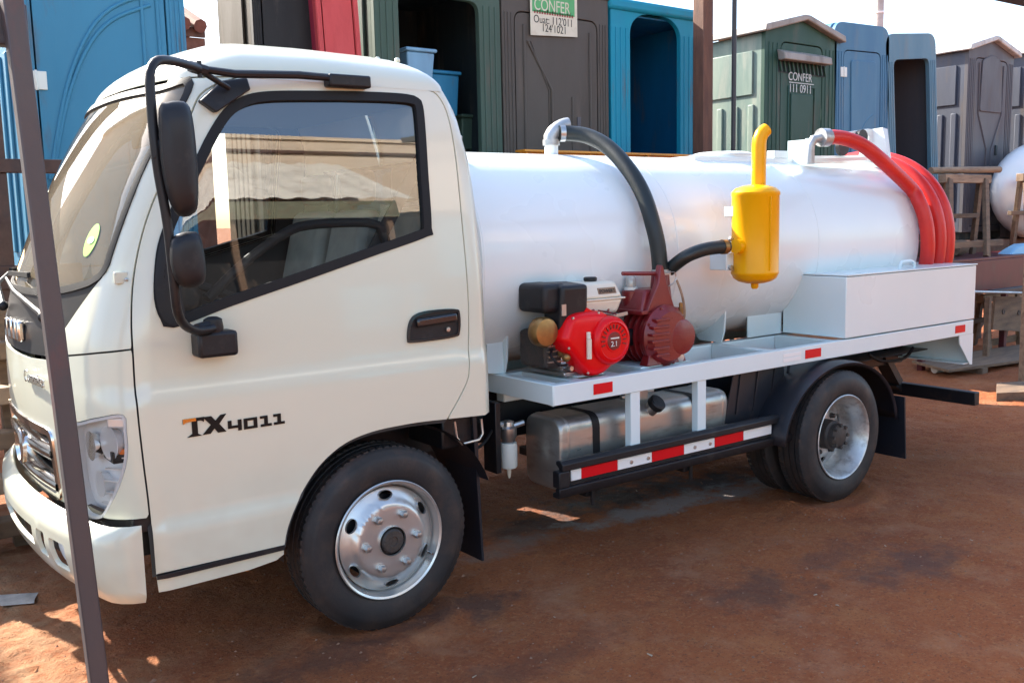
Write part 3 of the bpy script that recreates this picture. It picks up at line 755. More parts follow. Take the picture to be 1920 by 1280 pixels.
# bumper: its own skin, standing proud of the cab
XFB = [(.36,-1.125),(.44,-1.17),(.52,-1.188),(.59,-1.188),(.625,-1.172),(.648,-1.135)]
def Bp(c, z):
    xf = interp(XFB,z); a = math.radians(14); rc = .13; h = YC+.012-(.02 if z<.40 else 0)*(0.4-z)/.04; Rb = (h-rc*(1-math.sin(a)))/math.sin(a); d = abs(c)
    if d < a*Rb: g = d/Rb; X = xf+Rb*(1-math.cos(g)); Yo = h-Rb*math.sin(g)
    else:
        d -= a*Rb; x1 = xf+Rb*(1-math.cos(a)); Lc = rc*(math.pi/2-a)
        if d < Lc: f = math.pi/2-a-d/rc; X = x1+rc*math.cos(a)-rc*math.sin(f); Yo = rc*(1-math.cos(f))
        else: X = x1+rc*math.cos(a)+(d-Lc); Yo = 0
    Y = YC-h+Yo
    return Vector((X, Y if c >= 0 else 2*YC-Y, z))
def cEnd(z,xe):
    lo,hi = .3,1.6
    for _ in range(40):
        md = (lo+hi)/2
        p = Bp(md,z)
        if p.y > YC-.6 or p.x < xe: lo = md
        else: hi = md
    return lo
CE = [(cEnd(z,-.945),z) for z in [.375+.0111*k for k in range(25)]]
BUMP = both(lin([(0,.646)]+[(c_,z_) for c_,z_ in reversed(CE)]+[(0,.375)],.04,False))
fog = rounded([(.47,.445),(.60,.445),(.60,.545),(.46,.545)],.02)
fog = lin(fog,.03); vent = lin(rounded([(-.28,.47),(.28,.47),(.28,.545),(-.28,.545)],.015),.04)
fog2 = [(-c_,z_) for c_,z_ in reversed(fog)]
slot = lin(rounded([(.33,.455),(.42,.455),(.415,.55),(.33,.55)],.015),.03); slot2 = [(-c_,z_) for c_,z_ in reversed(slot)]
CCEN = Vector((-.3,YC,.5))
bmp = panel('bumper', BUMP, [fog,fog2,vent,slot,slot2], 'cab_white', TR, fn=Bp, flange=.016, gap=0, grid=.035)
for q in (fog,fog2):
    fl_ = panel('fog_lamp', q, [], 'lamp_grey', bmp, fn=Bp, off=-.03, gap=0); 
panel('air_slot', vent, [], 'black_plastic', bmp, fn=Bp, off=-.04, gap=0)
for q in (slot,slot2): panel('air_slot', q, [], 'black_plastic', bmp, fn=Bp, off=-.04, gap=0)
CCEN = Vector((-.25,YC,1.25))
bx('bumper_beam',-1.02,-.88,.10,1.60,.50,.62,'chassis',TR)
bx('bumper_bracket',-.96,-.86,.04,.14,.60,.665,'chassis',TR)
# corner infill under the headlamp
for sg in (1,-1): panel('corner_infill', [(sg*c_,z_) for c_,z_ in lin([(.55,.615),(.86,.615),(.87,.655),(.55,.655)],.05)], [], 'black_plastic', TR, fn=Sc, off=-.02, gap=0)

# --- near door details
D = [o for o in TR.children if o.name == 'door'][0]
QT = spline(H([(303,448),(292,505),(292,560),(304,597),(325,610),(346,602),(338,545),(324,480),(318,440)]),.02)
panel('quarter_trim', QT, [], 'black_plastic', D, off=.006, gap=0, flange=.015)
hp = H([(763,637),(768,600),(792,584),(850,579),(860,588),(860,622),(848,632),(775,642)])
HD = spline(hp,.012)
hd = panel('handle_recess', HD, [], 'black_plastic', D, off=.004, gap=0, flange=.01, grid=.03)
panel('handle_rim', HD, [inset(HD,.010)], 'black_gloss', hd, off=.010, gap=0, flange=.01)
p = S(hit(815,597)[0],hit(815,597)[1]); q0 = S(*hit(778,606)); q1 = S(*hit(853,594))
build('handle', MB().bar(q0+Vector((0,-.012,0)),q1+Vector((0,-.012,0)),.02,.034), 'black_gloss', D, bevel=.008)
build('lock', MB().lathe([(.009,0),(.009,.006),(.001,.007)], S(*hit(838,617))+Vector((0,-.006,0)), (Vector((0,-1,0)),Vector((1,0,0)),Vector((0,0,1))), 16), 'steel', D)
# model badge: TX 4011
bp0 = S(-.79,.9)
def bd(x,z,h): 
    pp = S(x,z); return Vector((pp.x,pp.y-h,pp.z))
def glyph(polys, x0, z0, wd, ht, m_, hh=.004, bend=0):
    mb = MB()
    for poly_ in polys: mb.prism([(x0+a*wd, z0+b*ht) for a,b in poly_], bd, -.001, hh)
    return build('letter', mb, m_, D, smooth=0)
P0 = S(*hit(342,820)); P1 = S(*hit(425,785))
tx0 = hit(343,800)[0]; txw = hit(423,790)[0]-tx0; tz = hit(350,820)[1]; th = hit(345,786)[1]-tz
glyph([[(0,1),(0,.72),(.06,.80),(.14,.83),(.20,.83),(.20,.16),(.08,.0),(.42,.0),(.33,.14),(.33,.83),(.40,.83),(.44,.80),(.48,.72),(.50,1)]],tx0,tz,txw,th,'badge_black')
glyph([[(0,1.01),(0,.73),(.06,.81),(.14,.84),(.30,.84),(.30,1.01)]],tx0,tz,txw,th,'badge_gold',.005)
glyph([[(.46,.98),(.66,.98),(.76,.70),(.88,.98),(1.02,1.0),(.84,.50),(1.0,.02),(.80,.02),(.72,.28),(.62,.02),(.44,.02),(.64,.50)]],tx0,tz,txw,th,'badge_black')
nx0 = hit(427,795)[0]; nxw = hit(534,775)[0]-nx0; nz = hit(470,797)[1]; nh = hit(500,768)[1]-hit(500,787)[1]
def stroke(p_, q_, t=.16):
    (a,b),(c_,d_) = p_,q_
    return [(min(a,c_)-t*.28,min(b,d_)-t),(max(a,c_)+t*.28,min(b,d_)-t),(max(a,c_)+t*.28,max(b,d_)+t),(min(a,c_)-t*.28,max(b,d_)+t)] 
digits = {'4':[((.0,.45),(.0,1)),((0,.36),(.17,.36)),((.17,.0),(.17,1))],'0':[((0,0),(0,1)),((.17,0),(.17,1)),((0,0),(.17,0)),((0,1),(.17,1))],'1':[((.01,1),(.08,1)),((.08,0),(.08,1)),((.015,0),(.145,0))]}
xo = .03
for ch,adv in (('4',.27),('0',.275),('1',.235),('1',.2)):
    mb = MB()
    for a,b in digits[ch]:
        q = stroke((xo+a[0],.14+a[1]*.72),(xo+b[0],.14+b[1]*.72),.11); mb.prism([(nx0+x*nxw,nz-.012+z*nh*1.12) for x,z in q], bd, -.001, .004)
    build('letter', mb, 'badge_black', D, smooth=0); xo += adv
# small tab with a screw by the windscreen foot
p = S(*hit(232,520)); build('hinge_tab', MB().box(p.x-.03,p.x+.012,p.y-.004,p.y+.01,p.z-.02,p.z+.018), 'cab_white', TR, bevel=.003); build('screw', MB().ball(S(*hit(236,524))+Vector((0,-.004,0)),.006), 'steel', TR)
# inspection sticker low on the near side of the screen
cS,zS = toC(hit(170,450)); q = [(cS+.036*math.cos(t*math.pi/12),zS+.055*math.sin(t*math.pi/12)) for t in range(24)]
stk = panel('screen_sticker', q, [], 'sticker_green', TR, fn=Sc, off=-.0015, gap=0, flange=.001)
panel('sticker_print', [(cS+(a-cS)*.55,zS+(b-zS)*.22) for a,b in q], [], 'sticker_white', stk, fn=Sc, off=.0, gap=0, flange=.001)

# --- mirrors
MR = build('mirror_arm', MB().tube(spline([pt(*a) for a in ()] or [tuple(p) for p in (pt(400,615,Y=-.06),pt(372,620,Y=-.09),pt(347,610,Y=-.14),pt(333,585,Y=-.19),pt(326,530,Y=-.21),pt(314,420,Y=-.22),pt(298,330,Y=-.22),pt(290,270,Y=-.22),pt(283,190,Y=-.21),pt(281,140,Y=-.20),pt(290,118,Y=-.18),pt(308,113,Y=-.15),pt(345,120,Y=-.06),pt(374,130,Y=.01))],.04,False),.0145,12), 'black_plastic', TR)
build('roof_strut', MB().tube([pt(368,128,Y=.01),pt(440,139,Y=.04),pt(560,141,Y=.09),pt(630,147,Y=.115)],[.011,.014,.014,.013],10), 'black_plastic', MR)
a0 = pt(612,151,Y=.12); a1 = pt(690,156,Y=.125); build('roof_mount', MB().bar(a0,a1,.055,.046), 'black_plastic', MR, bevel=.008)
build('pillar_strut', MB().tube([pt(372,130,Y=.01),pt(400,148,Y=.05),pt(428,165,Y=.10)],.010,10), 'black_plastic', MR)
mb = MB(); hb_ = [pt(u,v,Y=.105) for u,v in ((378,188),(420,150),(466,145),(471,168),(404,212))]; mb.prism([(p.x,p.z) for p in hb_], lambda a,b,h: Vector((a,S(a,b).y-h,b)), -.004, .034); build('pillar_mount', mb, 'black_plastic', MR, bevel=.006)
build('clamp', MB().tube([pt(357,125,Y=.0),pt(385,133,Y=.02)],.019,8).tube([pt(373,115,Y=.01),pt(375,146,Y=.01)],.008,8), 'black_plastic', MR)
mb = MB(); mb.box(-.735,-.60,-.055,.03,1.17,1.255); build('lower_mount', mb, 'black_plastic', MR, bevel=.012); build('lower_pivot', MB().lathe([(.03,0),(.034,.02),(.03,.05),(.015,.058)], (-.672,-.02,1.245), 'Z', 20).tube([(-.672,-.02,1.275),(-.74,-.06,1.268)],.02,10), 'black_plastic', MR)
def mirror_head(name, px, Y, yaw, depth):
    pts = [pt(u,v,Y=Y) for u,v in px]; c = sum(pts,Vector())/len(pts); ol = spline([(p.x-c.x,p.z-c.z) for p in pts],.02)
    nrm = Vector((-math.cos(yaw),-math.sin(yaw),0)); side_ = Vector((math.sin(yaw),-math.cos(yaw),0))
    k = abs((Vector((1,0,0))).dot(side_)); 
    ax = Vector((1,0,0))
    rings = []
    for h_,s_ in ((-.028,.90),(-.025,.97),(-.010,1.0),(.012,1.0),(.030,.95),(.044,.82),(.052,.6),(.055,.3)):
        rings.append([c+ax*(a*s_)+Vector((0,0,b*s_))+Vector((-.35,-1,0)).normalized()*(h_*depth) for a,b in ol])
    n_ = len(ol); vs = [p for r in rings for p in r]; fs = [(k*n_+i,k*n_+(i+1)%n_,(k+1)*n_+(i+1)%n_,(k+1)*n_+i) for k in range(len(rings)-1) for i in range(n_)]
    fs += [tuple(range(n_-1,-1,-1)), tuple((len(rings)-1)*n_+i for i in range(n_))]
    o = build(name, MB().add(vs,fs), 'black_plastic', MR, smooth=40); return o, c
m1,_ = mirror_head('mirror_head',[(298,205),(312,193),(335,190),(352,196),(362,225),(370,300),(372,370),(366,398),(345,407),(328,398),(312,360),(300,290)],-.23,.2,1.0)
m2,_ = mirror_head('mirror_head',[(322,448),(338,437),(358,434),(374,440),(383,475),(386,515),(380,532),(356,540),(334,532),(322,505),(318,475)],-.22,.2,.9)
for (u0,v0,u1,v1) in ((288,280,318,290),(318,480,335,480)): build('mirror_clamp', MB().bar(pt(u0,v0,Y=-.22),pt(u1,v1,Y=-.215),.03,.06), 'black_plastic', MR, bevel=.006)
# far side mirror, just showing past the windscreen
pm = pt(168,228,Y=1.88); fm = build('mirror_head', MB().ball(pm+Vector((.02,0,-.10)),.045,.07,.15,16), 'black_plastic', TR); build('mirror_arm', MB().tube([pm+Vector((.02,-.02,-.02)),pm+Vector((.14,-.16,.02)),pm+Vector((.25,-.30,.0))],.010,8), 'black_plastic', TR)

# --- cab interior
INT = build('dashboard', MB().prism([(-.93,1.02),(-.62,1.02),(-.60,1.20),(-.66,1.30),(-.78,1.36),(-.93,1.37)], lambda a,b,h: Vector((a,h,b)), .20, 1.50), 'interior', TR, bevel=.02)
build('cluster_hood', MB().prism([(-.88,1.34),(-.62,1.30),(-.60,1.36),(-.66,1.42),(-.84,1.42)], lambda a,b,h: Vector((a,h,b)), .24, .62), 'interior', INT, bevel=.02)
ax0 = Vector((-.42,.42,1.30)); nn = Vector((.45,0,.89)).normalized(); e1 = Vector((0,1,0)); e2 = nn.cross(e1)
SW = build('steering_wheel', MB().tube([ax0+(e1*math.cos(t*math.pi/20)+e2*math.sin(t*math.pi/20))*.225 for t in range(41)],.018,10,False), 'interior', TR)
mb = MB().lathe([(.075,-.02),(.07,.01),(.04,.022),(.001,.024)], ax0-nn*.03, (nn,e1,e2), 20)
for t in (.3,math.pi-.3,-math.pi/2): mb.bar(ax0-nn*.02,ax0+(e1*math.cos(t)+e2*math.sin(t))*.2,.035,.014,nn)
build('wheel_hub', mb, 'interior', SW); build('column', MB().tube([ax0-nn*.03,ax0-nn*.38],.035,10), 'interior', SW)
for y0,y1 in ((.16,.64),(.68,1.08),(1.10,1.54)):
    st_ = build('seat', MB().box(-.30,.22,y0,y1,.96,1.12), 'seat', TR, bevel=.05, seg=4)
    build('backrest', MB().hexa([(.16,y0+.02,1.08),(.30,y0+.02,1.08),(.30,y1-.02,1.08),(.16,y1-.02,1.08),(.30,y0+.04,1.66),(.40,y0+.04,1.66),(.40,y1-.04,1.66),(.30,y1-.04,1.66)]), 'seat', st_, bevel=.04, seg=4)
    build('headrest', MB().box(.32,.40,(y0+y1)/2-.12,(y0+y1)/2+.12,1.69,1.84), 'interior', st_, bevel=.03, seg=3)
build('grab_bar', MB().tube(spline([tuple(p) for p in (pt(390,560,Y=.13),pt(450,500,Y=.13),pt(530,440,Y=.13),pt(580,422,Y=.13),pt(690,418,Y=.13),pt(715,432,Y=.13),pt(728,468,Y=.13))],.04,False),.018,10), 'interior', TR)
build('seat_belt', MB().bar((.30,.16,1.90),(-.02,.14,1.42),.012,.05,(1,0,0)), 'interior', TR)
build('rear_view_mirror', MB().box(-.62,-.60,.72,.98,1.92,1.99), 'interior', TR, bevel=.01)
# rear window pane
build('rear_window', MB().box(.472,.476,.26,1.44,1.36,1.85), 'window_glass', TR, smooth=0)
build('rear_window_seal', MB().box(.468,.49,.24,1.46,1.345,1.365).box(.468,.49,.24,1.46,1.845,1.865), 'rubber', TR)

# --- wheels
WR = 0.3655
def tyre_profile(w_, R=WR, rl=.222):
    h = w_/2
    return [(rl,-h*.80),(rl+.012,-h*.90),(rl+.03,-h*.98),(rl+.065,-h*1.04),(rl+.095,-h*1.0),(rl+.112,-h*.955),(rl+.114,-h*.935),(R-.014,-h*.86),(R-.004,-h*.78),(R,-h*.72),
            (R,-h*.44),(R-.009,-h*.42),(R-.009,-h*.37),(R,-h*.35),(R,-h*.06),(R-.009,-h*.045),(R-.009,h*.045),(R,h*.06),(R,h*.35),(R-.009,h*.37),(R-.009,h*.42),(R,h*.44),(R,h*.72),(R-.014,h*.86),(rl+.06,h*1.03),(rl+.02,h*.95),(rl,h*.8)]
def add_tyre(parent, c, w_, sgn):
    mb = MB(); mb.lathe([(r,h*sgn) for r,h in tyre_profile(w_)], c, 'Y', 72, close=True)
    t = build('tyre', mb, 'tyre', parent, smooth=30)
    mb = MB(); n = 74; h = w_/2                      # shoulder tread blocks
    for k in range(n):
        a = 2*math.pi*k/n; ca,sa = math.cos(a),math.sin(a); ta = Vector((-sa,0,ca)); ra = Vector((ca,0,sa))
        for ys in (-1,1):
            p0 = Vector(c)+ra*(WR-.013)+Vector((0,ys*h*.80*1,0)); p1 = Vector(c)+ra*(WR+.003)+Vector((0,ys*h*.50,0))
            q = Vector(c)
            y0,y1 = sorted((ys*h*.88,ys*h*.47)); tw = .0095
            vs = []
            for r_,yy in ((WR-.024,ys*h*.90),(WR+.003,ys*h*.72),(WR+.003,ys*h*.47)):
                for tt in (-tw,tw): vs.append(Vector(c)+ra*r_+ta*tt+Vector((0,yy,0)))
            for r_,yy in ((WR-.03,ys*h*.80),(WR-.012,ys*h*.66),(WR-.012,ys*h*.47)):
                for tt in (-tw,tw): vs.append(Vector(c)+ra*r_+ta*tt+Vector((0,yy,0)))
            mb.add(vs,[(0,1,3,2),(2,3,5,4),(0,2,8,6),(1,7,9,3),(2,4,10,8),(3,9,11,5),(4,5,11,10),(0,6,7,1)])
    build('tread', mb, 'tread', t, smooth=0, kind='stuff')
    return t
def disc(mb, prof, holes, c, sgn, thick=.006, r0=.05, r1=.2):
    """pressed wheel disc: profile (r -> offset), with round holes cut through"""
    ang = lambda r,n: [(r*math.cos(2*math.pi*k/n), r*math.sin(2*math.pi*k/n)) for k in range(n)]
    fn = lambda a,b,h: Vector((c[0]+a, c[1]+sgn*(interp(prof,math.hypot(a,b))+h), c[2]+b))
    V,F = fill(ang(r1,72), [ang(r0,36)]+holes, .013)
    n = len(V); vs = [fn(a,b,0) for a,b in V]; fs = list(F); cnt = set()
    for f in F:
        for k in range(3): cnt.add((f[k],f[(k+1)%3]))
    vs += [fn(a,b,.012) for a,b in V]
    for a,b in cnt:
        if (b,a) not in cnt: fs.append((b,a,a+n,b+n))
    mb.add(vs,fs); return mb
def oval(r, t, lr, lt, n=18):
    c_,s_ = math.cos(t),math.sin(t); out = []
    for k in range(n):
        a = 2*math.pi*k/n; x = r+lr*math.cos(a); y = lt*math.sin(a); out.append((x*c_-y*s_, x*s_+y*c_))
    return out
def hexnut(mb, p, sgn, r=.016, l=.022):
    ax = (Vector((0,sgn,0)),Vector((1,0,0)),Vector((0,0,1)))
    mb.lathe([(r*1.25,0),(r*1.25,.004),(r,.0045),(r,l),(r*.75,l+.006),(.001,l+.009)], p, ax, 6)
def front_wheel(c, sgn):
    # sgn = direction of the outside along Y
    w_ = build('wheel', MB().lathe([(.228,-.002),(.236,.004),(.238,.010),(.234,.014),(.226,.010),(.221,-.004),(.212,-.022),(.207,-.05),(.205,-.10),(.20,-.17),(.23,-.175)], c, (Vector((0,sgn,0)),Vector((1,0,0)),Vector((0,0,1))), 72, caps=False), 'rim_silver', TR, smooth=40)
    add_tyre(w_, (c[0],c[1]-sgn*.088,c[2]), .19, -sgn)
    prof = [(.05,.018),(.14,.018),(.150,.014),(.158,.000),(.170,-.008),(.195,-.022),(.209,-.030)]
    holes = [oval(.181,math.radians(92+60*k),.0155,.030) for k in range(6)]
    build('disc', disc(MB(),prof,holes,c,sgn,r0=.058,r1=.208), 'rim_silver', w_, smooth=40)
    mb = MB()
    for k in range(6):
        t = math.radians(62+60*k); hexnut(mb,(c[0]+.112*math.cos(t),c[1]+sgn*.018,c[2]+.112*math.sin(t)),sgn)
    ax = (Vector((0,sgn,0)),Vector((1,0,0)),Vector((0,0,1)))
    for k in range(6):
        mb1 = MB(); t = math.radians(62+60*k); hexnut(mb1,(c[0]+.112*math.cos(t),c[1]+sgn*.017,c[2]+.112*math.sin(t)),sgn); build('wheel_nut', mb1, 'steel', w_, smooth=30)
    build('hub_cap', MB().lathe([(.060,-.05),(.058,.010),(.050,.012),(.048,.028),(.042,.034),(.020,.035),(.018,.030),(.001,.030)], c, ax, 32), 'hub_dirt', w_, smooth=35)
    t = math.radians(-28); build('valve', MB().tube([(c[0]+.203*math.cos(t),c[1]-sgn*.02,c[2]+.203*math.sin(t)),(c[0]+.214*math.cos(t),c[1]+sgn*.012,c[2]+.214*math.sin(t))],.005,8), 'chrome', w_)
    build('brake_drum', MB().lathe([(.17,-.19),(.17,-.06),(.12,-.05),(.001,-.05)], c, ax, 36), 'chassis', w_)
    return w_
FWZ = .3650
front_wheel((0,.055,FWZ), -1)
front_wheel((0,1.645,FWZ), 1)
def rear_wheel(yl, sgn):
    c = (2.784,yl,FWZ); ax = (Vector((0,sgn,0)),Vector((1,0,0)),Vector((0,0,1)))
    w_ = build('wheel', MB().lathe([(.228,-.002),(.236,.004),(.238,.010),(.234,.013),(.226,.008),(.221,-.006),(.208,-.028),(.204,-.05),(.196,-.062),(.192,-.10),(.188,-.135),(.188,-.150),(.205,-.17)], c, ax, 72, caps=False), 'rim_rear', TR, smooth=40)
    add_tyre(w_, (c[0],c[1]-sgn*.085,c[2]), .19, -sgn)
    prof = [(.05,-.118),(.11,-.118),(.125,-.122),(.15,-.136),(.19,-.146)]
    holes = [oval(.150,math.radians(28+60*k),.019,.026) for k in range(6)]
    build('disc', disc(MB(),prof,holes,c,sgn,r0=.06,r1=.19), 'rim_rear', w_, smooth=40)
    mb = MB().lathe([(.085,-.13),(.082,-.06),(.07,-.05),(.066,-.02),(.05,-.012),(.001,-.010)], c, ax, 24)
    for k in range(8):
        t = 2*math.pi*k/8; mb.cyl((c[0]+.062*math.cos(t),c[1]-sgn*.03 if sgn>0 else c[1]+.005,c[2]+.062*math.sin(t)),.010,.03,'Y',6)
    build('hub', mb, 'hub_dirt', w_, smooth=30)
    for k in range(6):
        mb1 = MB(); t = math.radians(58+60*k); hexnut(mb1,(c[0]+.112*math.cos(t),c[1]-sgn*.119,c[2]+.112*math.sin(t)),sgn,.014,.02); build('wheel_nut', mb1, 'hub_dirt', w_, smooth=30)
    ci = (c[0],c[1]-sgn*.315,c[2])
    add_tyre(w_, ci, .19, -sgn)
    build('inner_rim', MB().lathe([(.228,-.09),(.206,-.07),(.20,.07),(.228,.09)], ci, ax, 48, caps=False), 'rim_rear', w_)
rear_wheel(-.09,-1); rear_wheel(1.79,1)
# --- chassis
for y in (.50,1.14): bx('chassis_rail',-.85,4.30,y-.03,y+.03,.56,.74,'chassis',TR,bevel=.006)
for x in (-.3,.72,1.5,2.2,3.3,4.15): bx('cross_member',x-.03,x+.03,.53,1.11,.60,.70,'chassis',TR)
build('front_axle', MB().tube([(0,.2,.33),(0,.5,.28),(0,1.2,.28),(0,1.5,.33)],.04,10), 'chassis', TR)
build('rear_axle', MB().tube([(2.784,.15,.365),(2.784,.65,.365),(2.784,.7,.365),(2.784,1.0,.365),(2.784,1.05,.365),(2.784,1.55,.365)],[.05,.055,.15,.15,.055,.05],16), 'chassis', TR)
build('drive_shaft', MB().tube([(.7,.82,.55),(2.65,.85,.40)],.035,10), 'chassis', TR)
build('gearbox', MB().box(-.2,.72,.62,1.05,.42,.80), 'chassis', TR, bevel=.05)
for y in (.42,1.22):
    mb = MB()
    for k in range(4): mb.tube([(2.15+.06*k,y,.52+.01*k),(2.784,y,.42+.012*k),(3.42-.06*k,y,.52+.01*k)],.012,6)
    build('leaf_spring', mb, 'chassis', TR)
# inner wheel house of the cab (dark liner over the front wheels)
for sg in (1,-1):
    mb = MB(); ys = (.03,.42) if sg > 0 else (1.28,1.67); vs = []; n = 24
    for k in range(n+1):
        t = math.radians(18+162*k/n)
        for y in ys: vs.append((.02+.47*math.cos(t),y,.385+.44*math.sin(t)))
    mb.add(vs,[(2*k,2*k+1,2*k+3,2*k+2) for k in range(n)]); build('wheel_liner', mb, 'mud_plastic', TR, smooth=60)
    y0,y1 = (.10,.34) if sg > 0 else (1.36,1.60)
    build('front_mud_flap', MB().hexa([(.47,y0,.15),(.48,y0,.15),(.48,y1,.15),(.47,y1,.15),(.44,y0,.80),(.46,y0,.80),(.46,y1,.80),(.44,y1,.80)]), 'mud_plastic', TR)
build('cab_step_bracket', MB().tube([tuple(p) for p in (pt(852,790,Y=.06),pt(856,820,Y=.06),pt(866,832,Y=.06),pt(898,824,Y=.06),pt(905,812,Y=.06),pt(902,785,Y=.06))],.006,8), 'steel', TR)
bx('cab_mount_box',.30,.47,.12,.40,.66,.80,'chassis',TR,bevel=.01)
build('wiring', MB().tube(spline([(.40,.2,.75),(.48,.24,.62),(.60,.28,.60),(.72,.34,.66),(.80,.40,.72)],.04,False),.007,8).tube(spline([(.55,.42,.72),(.85,.40,.64),(1.2,.44,.66),(1.6,.42,.72)],.05,False),.010,8), 'rubber', TR)
# fuel filter with its bowl
ff_ = build('fuel_filter', MB().lathe([(.001,0),(.03,.0),(.034,.02),(.04,.03),(.04,.07),(.03,.08),(.028,.10),(.015,.105),(.001,.105)], (.80,.34,.575), 'Z', 24).tube([(.80,.34,.645),(.87,.31,.665)],.014,8).tube([(.80,.34,.66),(.72,.36,.67)],.014,8), 'steel', TR)
build('bowl', MB().lathe([(.001,-.125),(.012,-.12),(.036,-.118),(.040,-.11),(.041,-.02),(.038,0),(.001,.0)], (.80,.34,.575), 'Z', 24), 'sticker_white', ff_)
build('filter_cartridge', MB().lathe([(.001,-.112),(.034,-.11),(.035,-.01),(.001,-.008)], (.80,.34,.575), 'Z', 20), 'cream', ff_)
build('drain', MB().lathe([(.010,0),(.010,-.02),(.005,-.045),(.001,-.047)], (.80,.34,.452), 'Z', 10), 'cream', ff_)
bx('filter_bracket',.70,.73,.30,.40,.45,.78,'chassis',TR)
# --- fuel tank
def rprism(x0,x1,y0,y1,z0,z1,r): return rounded([(y0,z0),(y1,z0),(y1,z1),(y0,z1)],r,7)
FT0,FT1 = .935,2.04
ol = rprism(0,0,.10,.37,.36,.70,.07)
mb = MB(); vs = []; secs = [(FT0-.018,.90),(FT0-.012,.955),(FT0,.985),(FT0+.012,1.0),(FT1-.012,1.0),(FT1,.985),(FT1+.012,.955),(FT1+.018,.90)]; n = len(ol); cy,cz = .235,.53
for x,s_ in secs: vs += [Vector((x,cy+(a-cy)*s_,cz+(b_-cz)*s_)) for a,b_ in ol]
mb.add(vs,[(k*n+i,k*n+(i+1)%n,(k+1)*n+(i+1)%n,(k+1)*n+i) for k in range(len(secs)-1) for i in range(n)]+[tuple(range(n-1,-1,-1)),tuple((len(secs)-1)*n+i for i in range(n))])
ft = build('fuel_tank', mb, 'alu_tank', TR, smooth=40)
for x in (1.13,1.80):
    mb = MB(); o1 = [(cy+(a-cy)*1.012,cz+(b_-cz)*1.015) for a,b_ in ol]; o2 = [(cy+(a-cy)*.99,cz+(b_-cz)*.99) for a,b_ in ol]
    vs = [Vector((xx,a,b_)) for xx in (x-.022,x+.022) for a,b_ in o1]; mb.add(vs,[(i,(i+1)%n,n+(i+1)%n,n+i) for i in range(n)]); build('strap', mb, 'rubber', ft)
for x in (FT0+.03,FT1-.03):
    mb = MB(); vs = []
    for xx,s_ in ((x-.008,1.0),(x-.004,1.012),(x+.004,1.012),(x+.008,1.0)): vs += [Vector((xx,cy+(a-cy)*s_,cz+(b_-cz)*s_)) for a,b_ in ol]
    mb.add(vs,[(k*n+i,k*n+(i+1)%n,(k+1)*n+(i+1)%n,(k+1)*n+i) for k in range(3) for i in range(n)]); build('weld_bead', mb, 'alu_tank', ft)
fc = Vector((1.50,.13,.655)); fd = Vector((.1,-.72,.68)).normalized(); f1 = fd.cross(Vector((0,0,1))).normalized(); f2 = f1.cross(fd)
build('filler_neck', MB().lathe([(.034,-.03),(.034,.05),(.03,.06)], fc, (fd,f1,f2), 24), 'steel', ft)
build('filler_cap', MB().lathe([(.041,.05),(.044,.054),(.044,.08),(.036,.086),(.001,.087)], fc, (fd,f1,f2), 18), 'black_plastic', ft)
build('valve_block', MB().box(1.50,1.57,.20,.26,.69,.75).tube([(1.42,.24,.72),(1.62,.22,.735)],.014,8), 'steel', ft, bevel=.01)
for x in (1.12,1.78): bx('tank_hanger',x-.02,x+.02,.14,.50,.30,.36,'chassis',TR)
build('hanger_bolt', MB().tube([(1.13,.13,.26),(1.13,.13,.36)],.010,8).tube([(1.80,.13,.26),(1.80,.13,.36)],.010,8), 'chassis', TR)
# --- side guard with reflective strip
SG = build('side_guard', MB().prism([(-.02,.385),(.02,.385),(.02,.405),(.0,.415),(.0,.43),(-.03,.43),(-.03,.40)], lambda a,b,h: Vector((h,a,b)), .80, 2.42), 'black_plastic', TR, bevel=.004)
build('guard_rail', MB().prism([(-.03,.505),(.0,.505),(.0,.515),(.02,.53),(.02,.545),(-.01,.548),(-.03,.535)], lambda a,b,h: Vector((h,a,b)), .82, 2.44), 'black_plastic', SG, bevel=.004)
bx('guard_web',.86,2.40,.0,.006,.43,.506,'black_plastic',SG,bevel=0)
xs = [.885,.945,1.165,1.385,1.605,1.825,2.045,2.27]
for i in range(7): bx('reflective_strip',xs[i]+(.001 if i else 0),xs[i+1]-.001,-.008,-.0005,.448,.497,'white_tape' if i%2==0 else 'red_tape',SG,bevel=.0015)
for x in (1.25,1.36,1.68,1.79): build('rivet', MB().lathe([(.010,0),(.009,.004),(.005,.005),(.001,.004)],(x,-.008,.472),(Vector((0,-1,0)),Vector((1,0,0)),Vector((0,0,1))),12),'steel',SG)
bx('guard_end',.80,.86,-.03,.02,.43,.505,'black_plastic',SG,bevel=.006)
for x in (1.0,1.72,2.30): bx('guard_stay',x-.02,x+.02,.004,.50,.46,.50,'chassis',TR)
# far side, out of view: board and boxes added to block stray sun
build('sun_block_board', MB().box(.80,2.42,1.70,1.73,.385,.43).box(.82,2.44,1.70,1.73,.505,.545).box(.86,2.40,1.70,1.706,.43,.505), 'black_plastic', TR)
bx('sun_block_box',1.30,1.95,1.24,1.66,.34,.70,'chassis',TR,bevel=.01)
bx('sun_block_low_box',.86,1.12,1.30,1.60,.20,.62,'chassis',TR,bevel=.03)
ftb = bx('sun_block_deck_box',.87,1.62,1.47,1.69,.888,1.40,'frame_white',TR)  # unseen deck box added to stop sun spots on the soil
bx('lid',.866,1.624,1.466,1.694,1.404,1.412,'frame_white',ftb,bevel=.002)
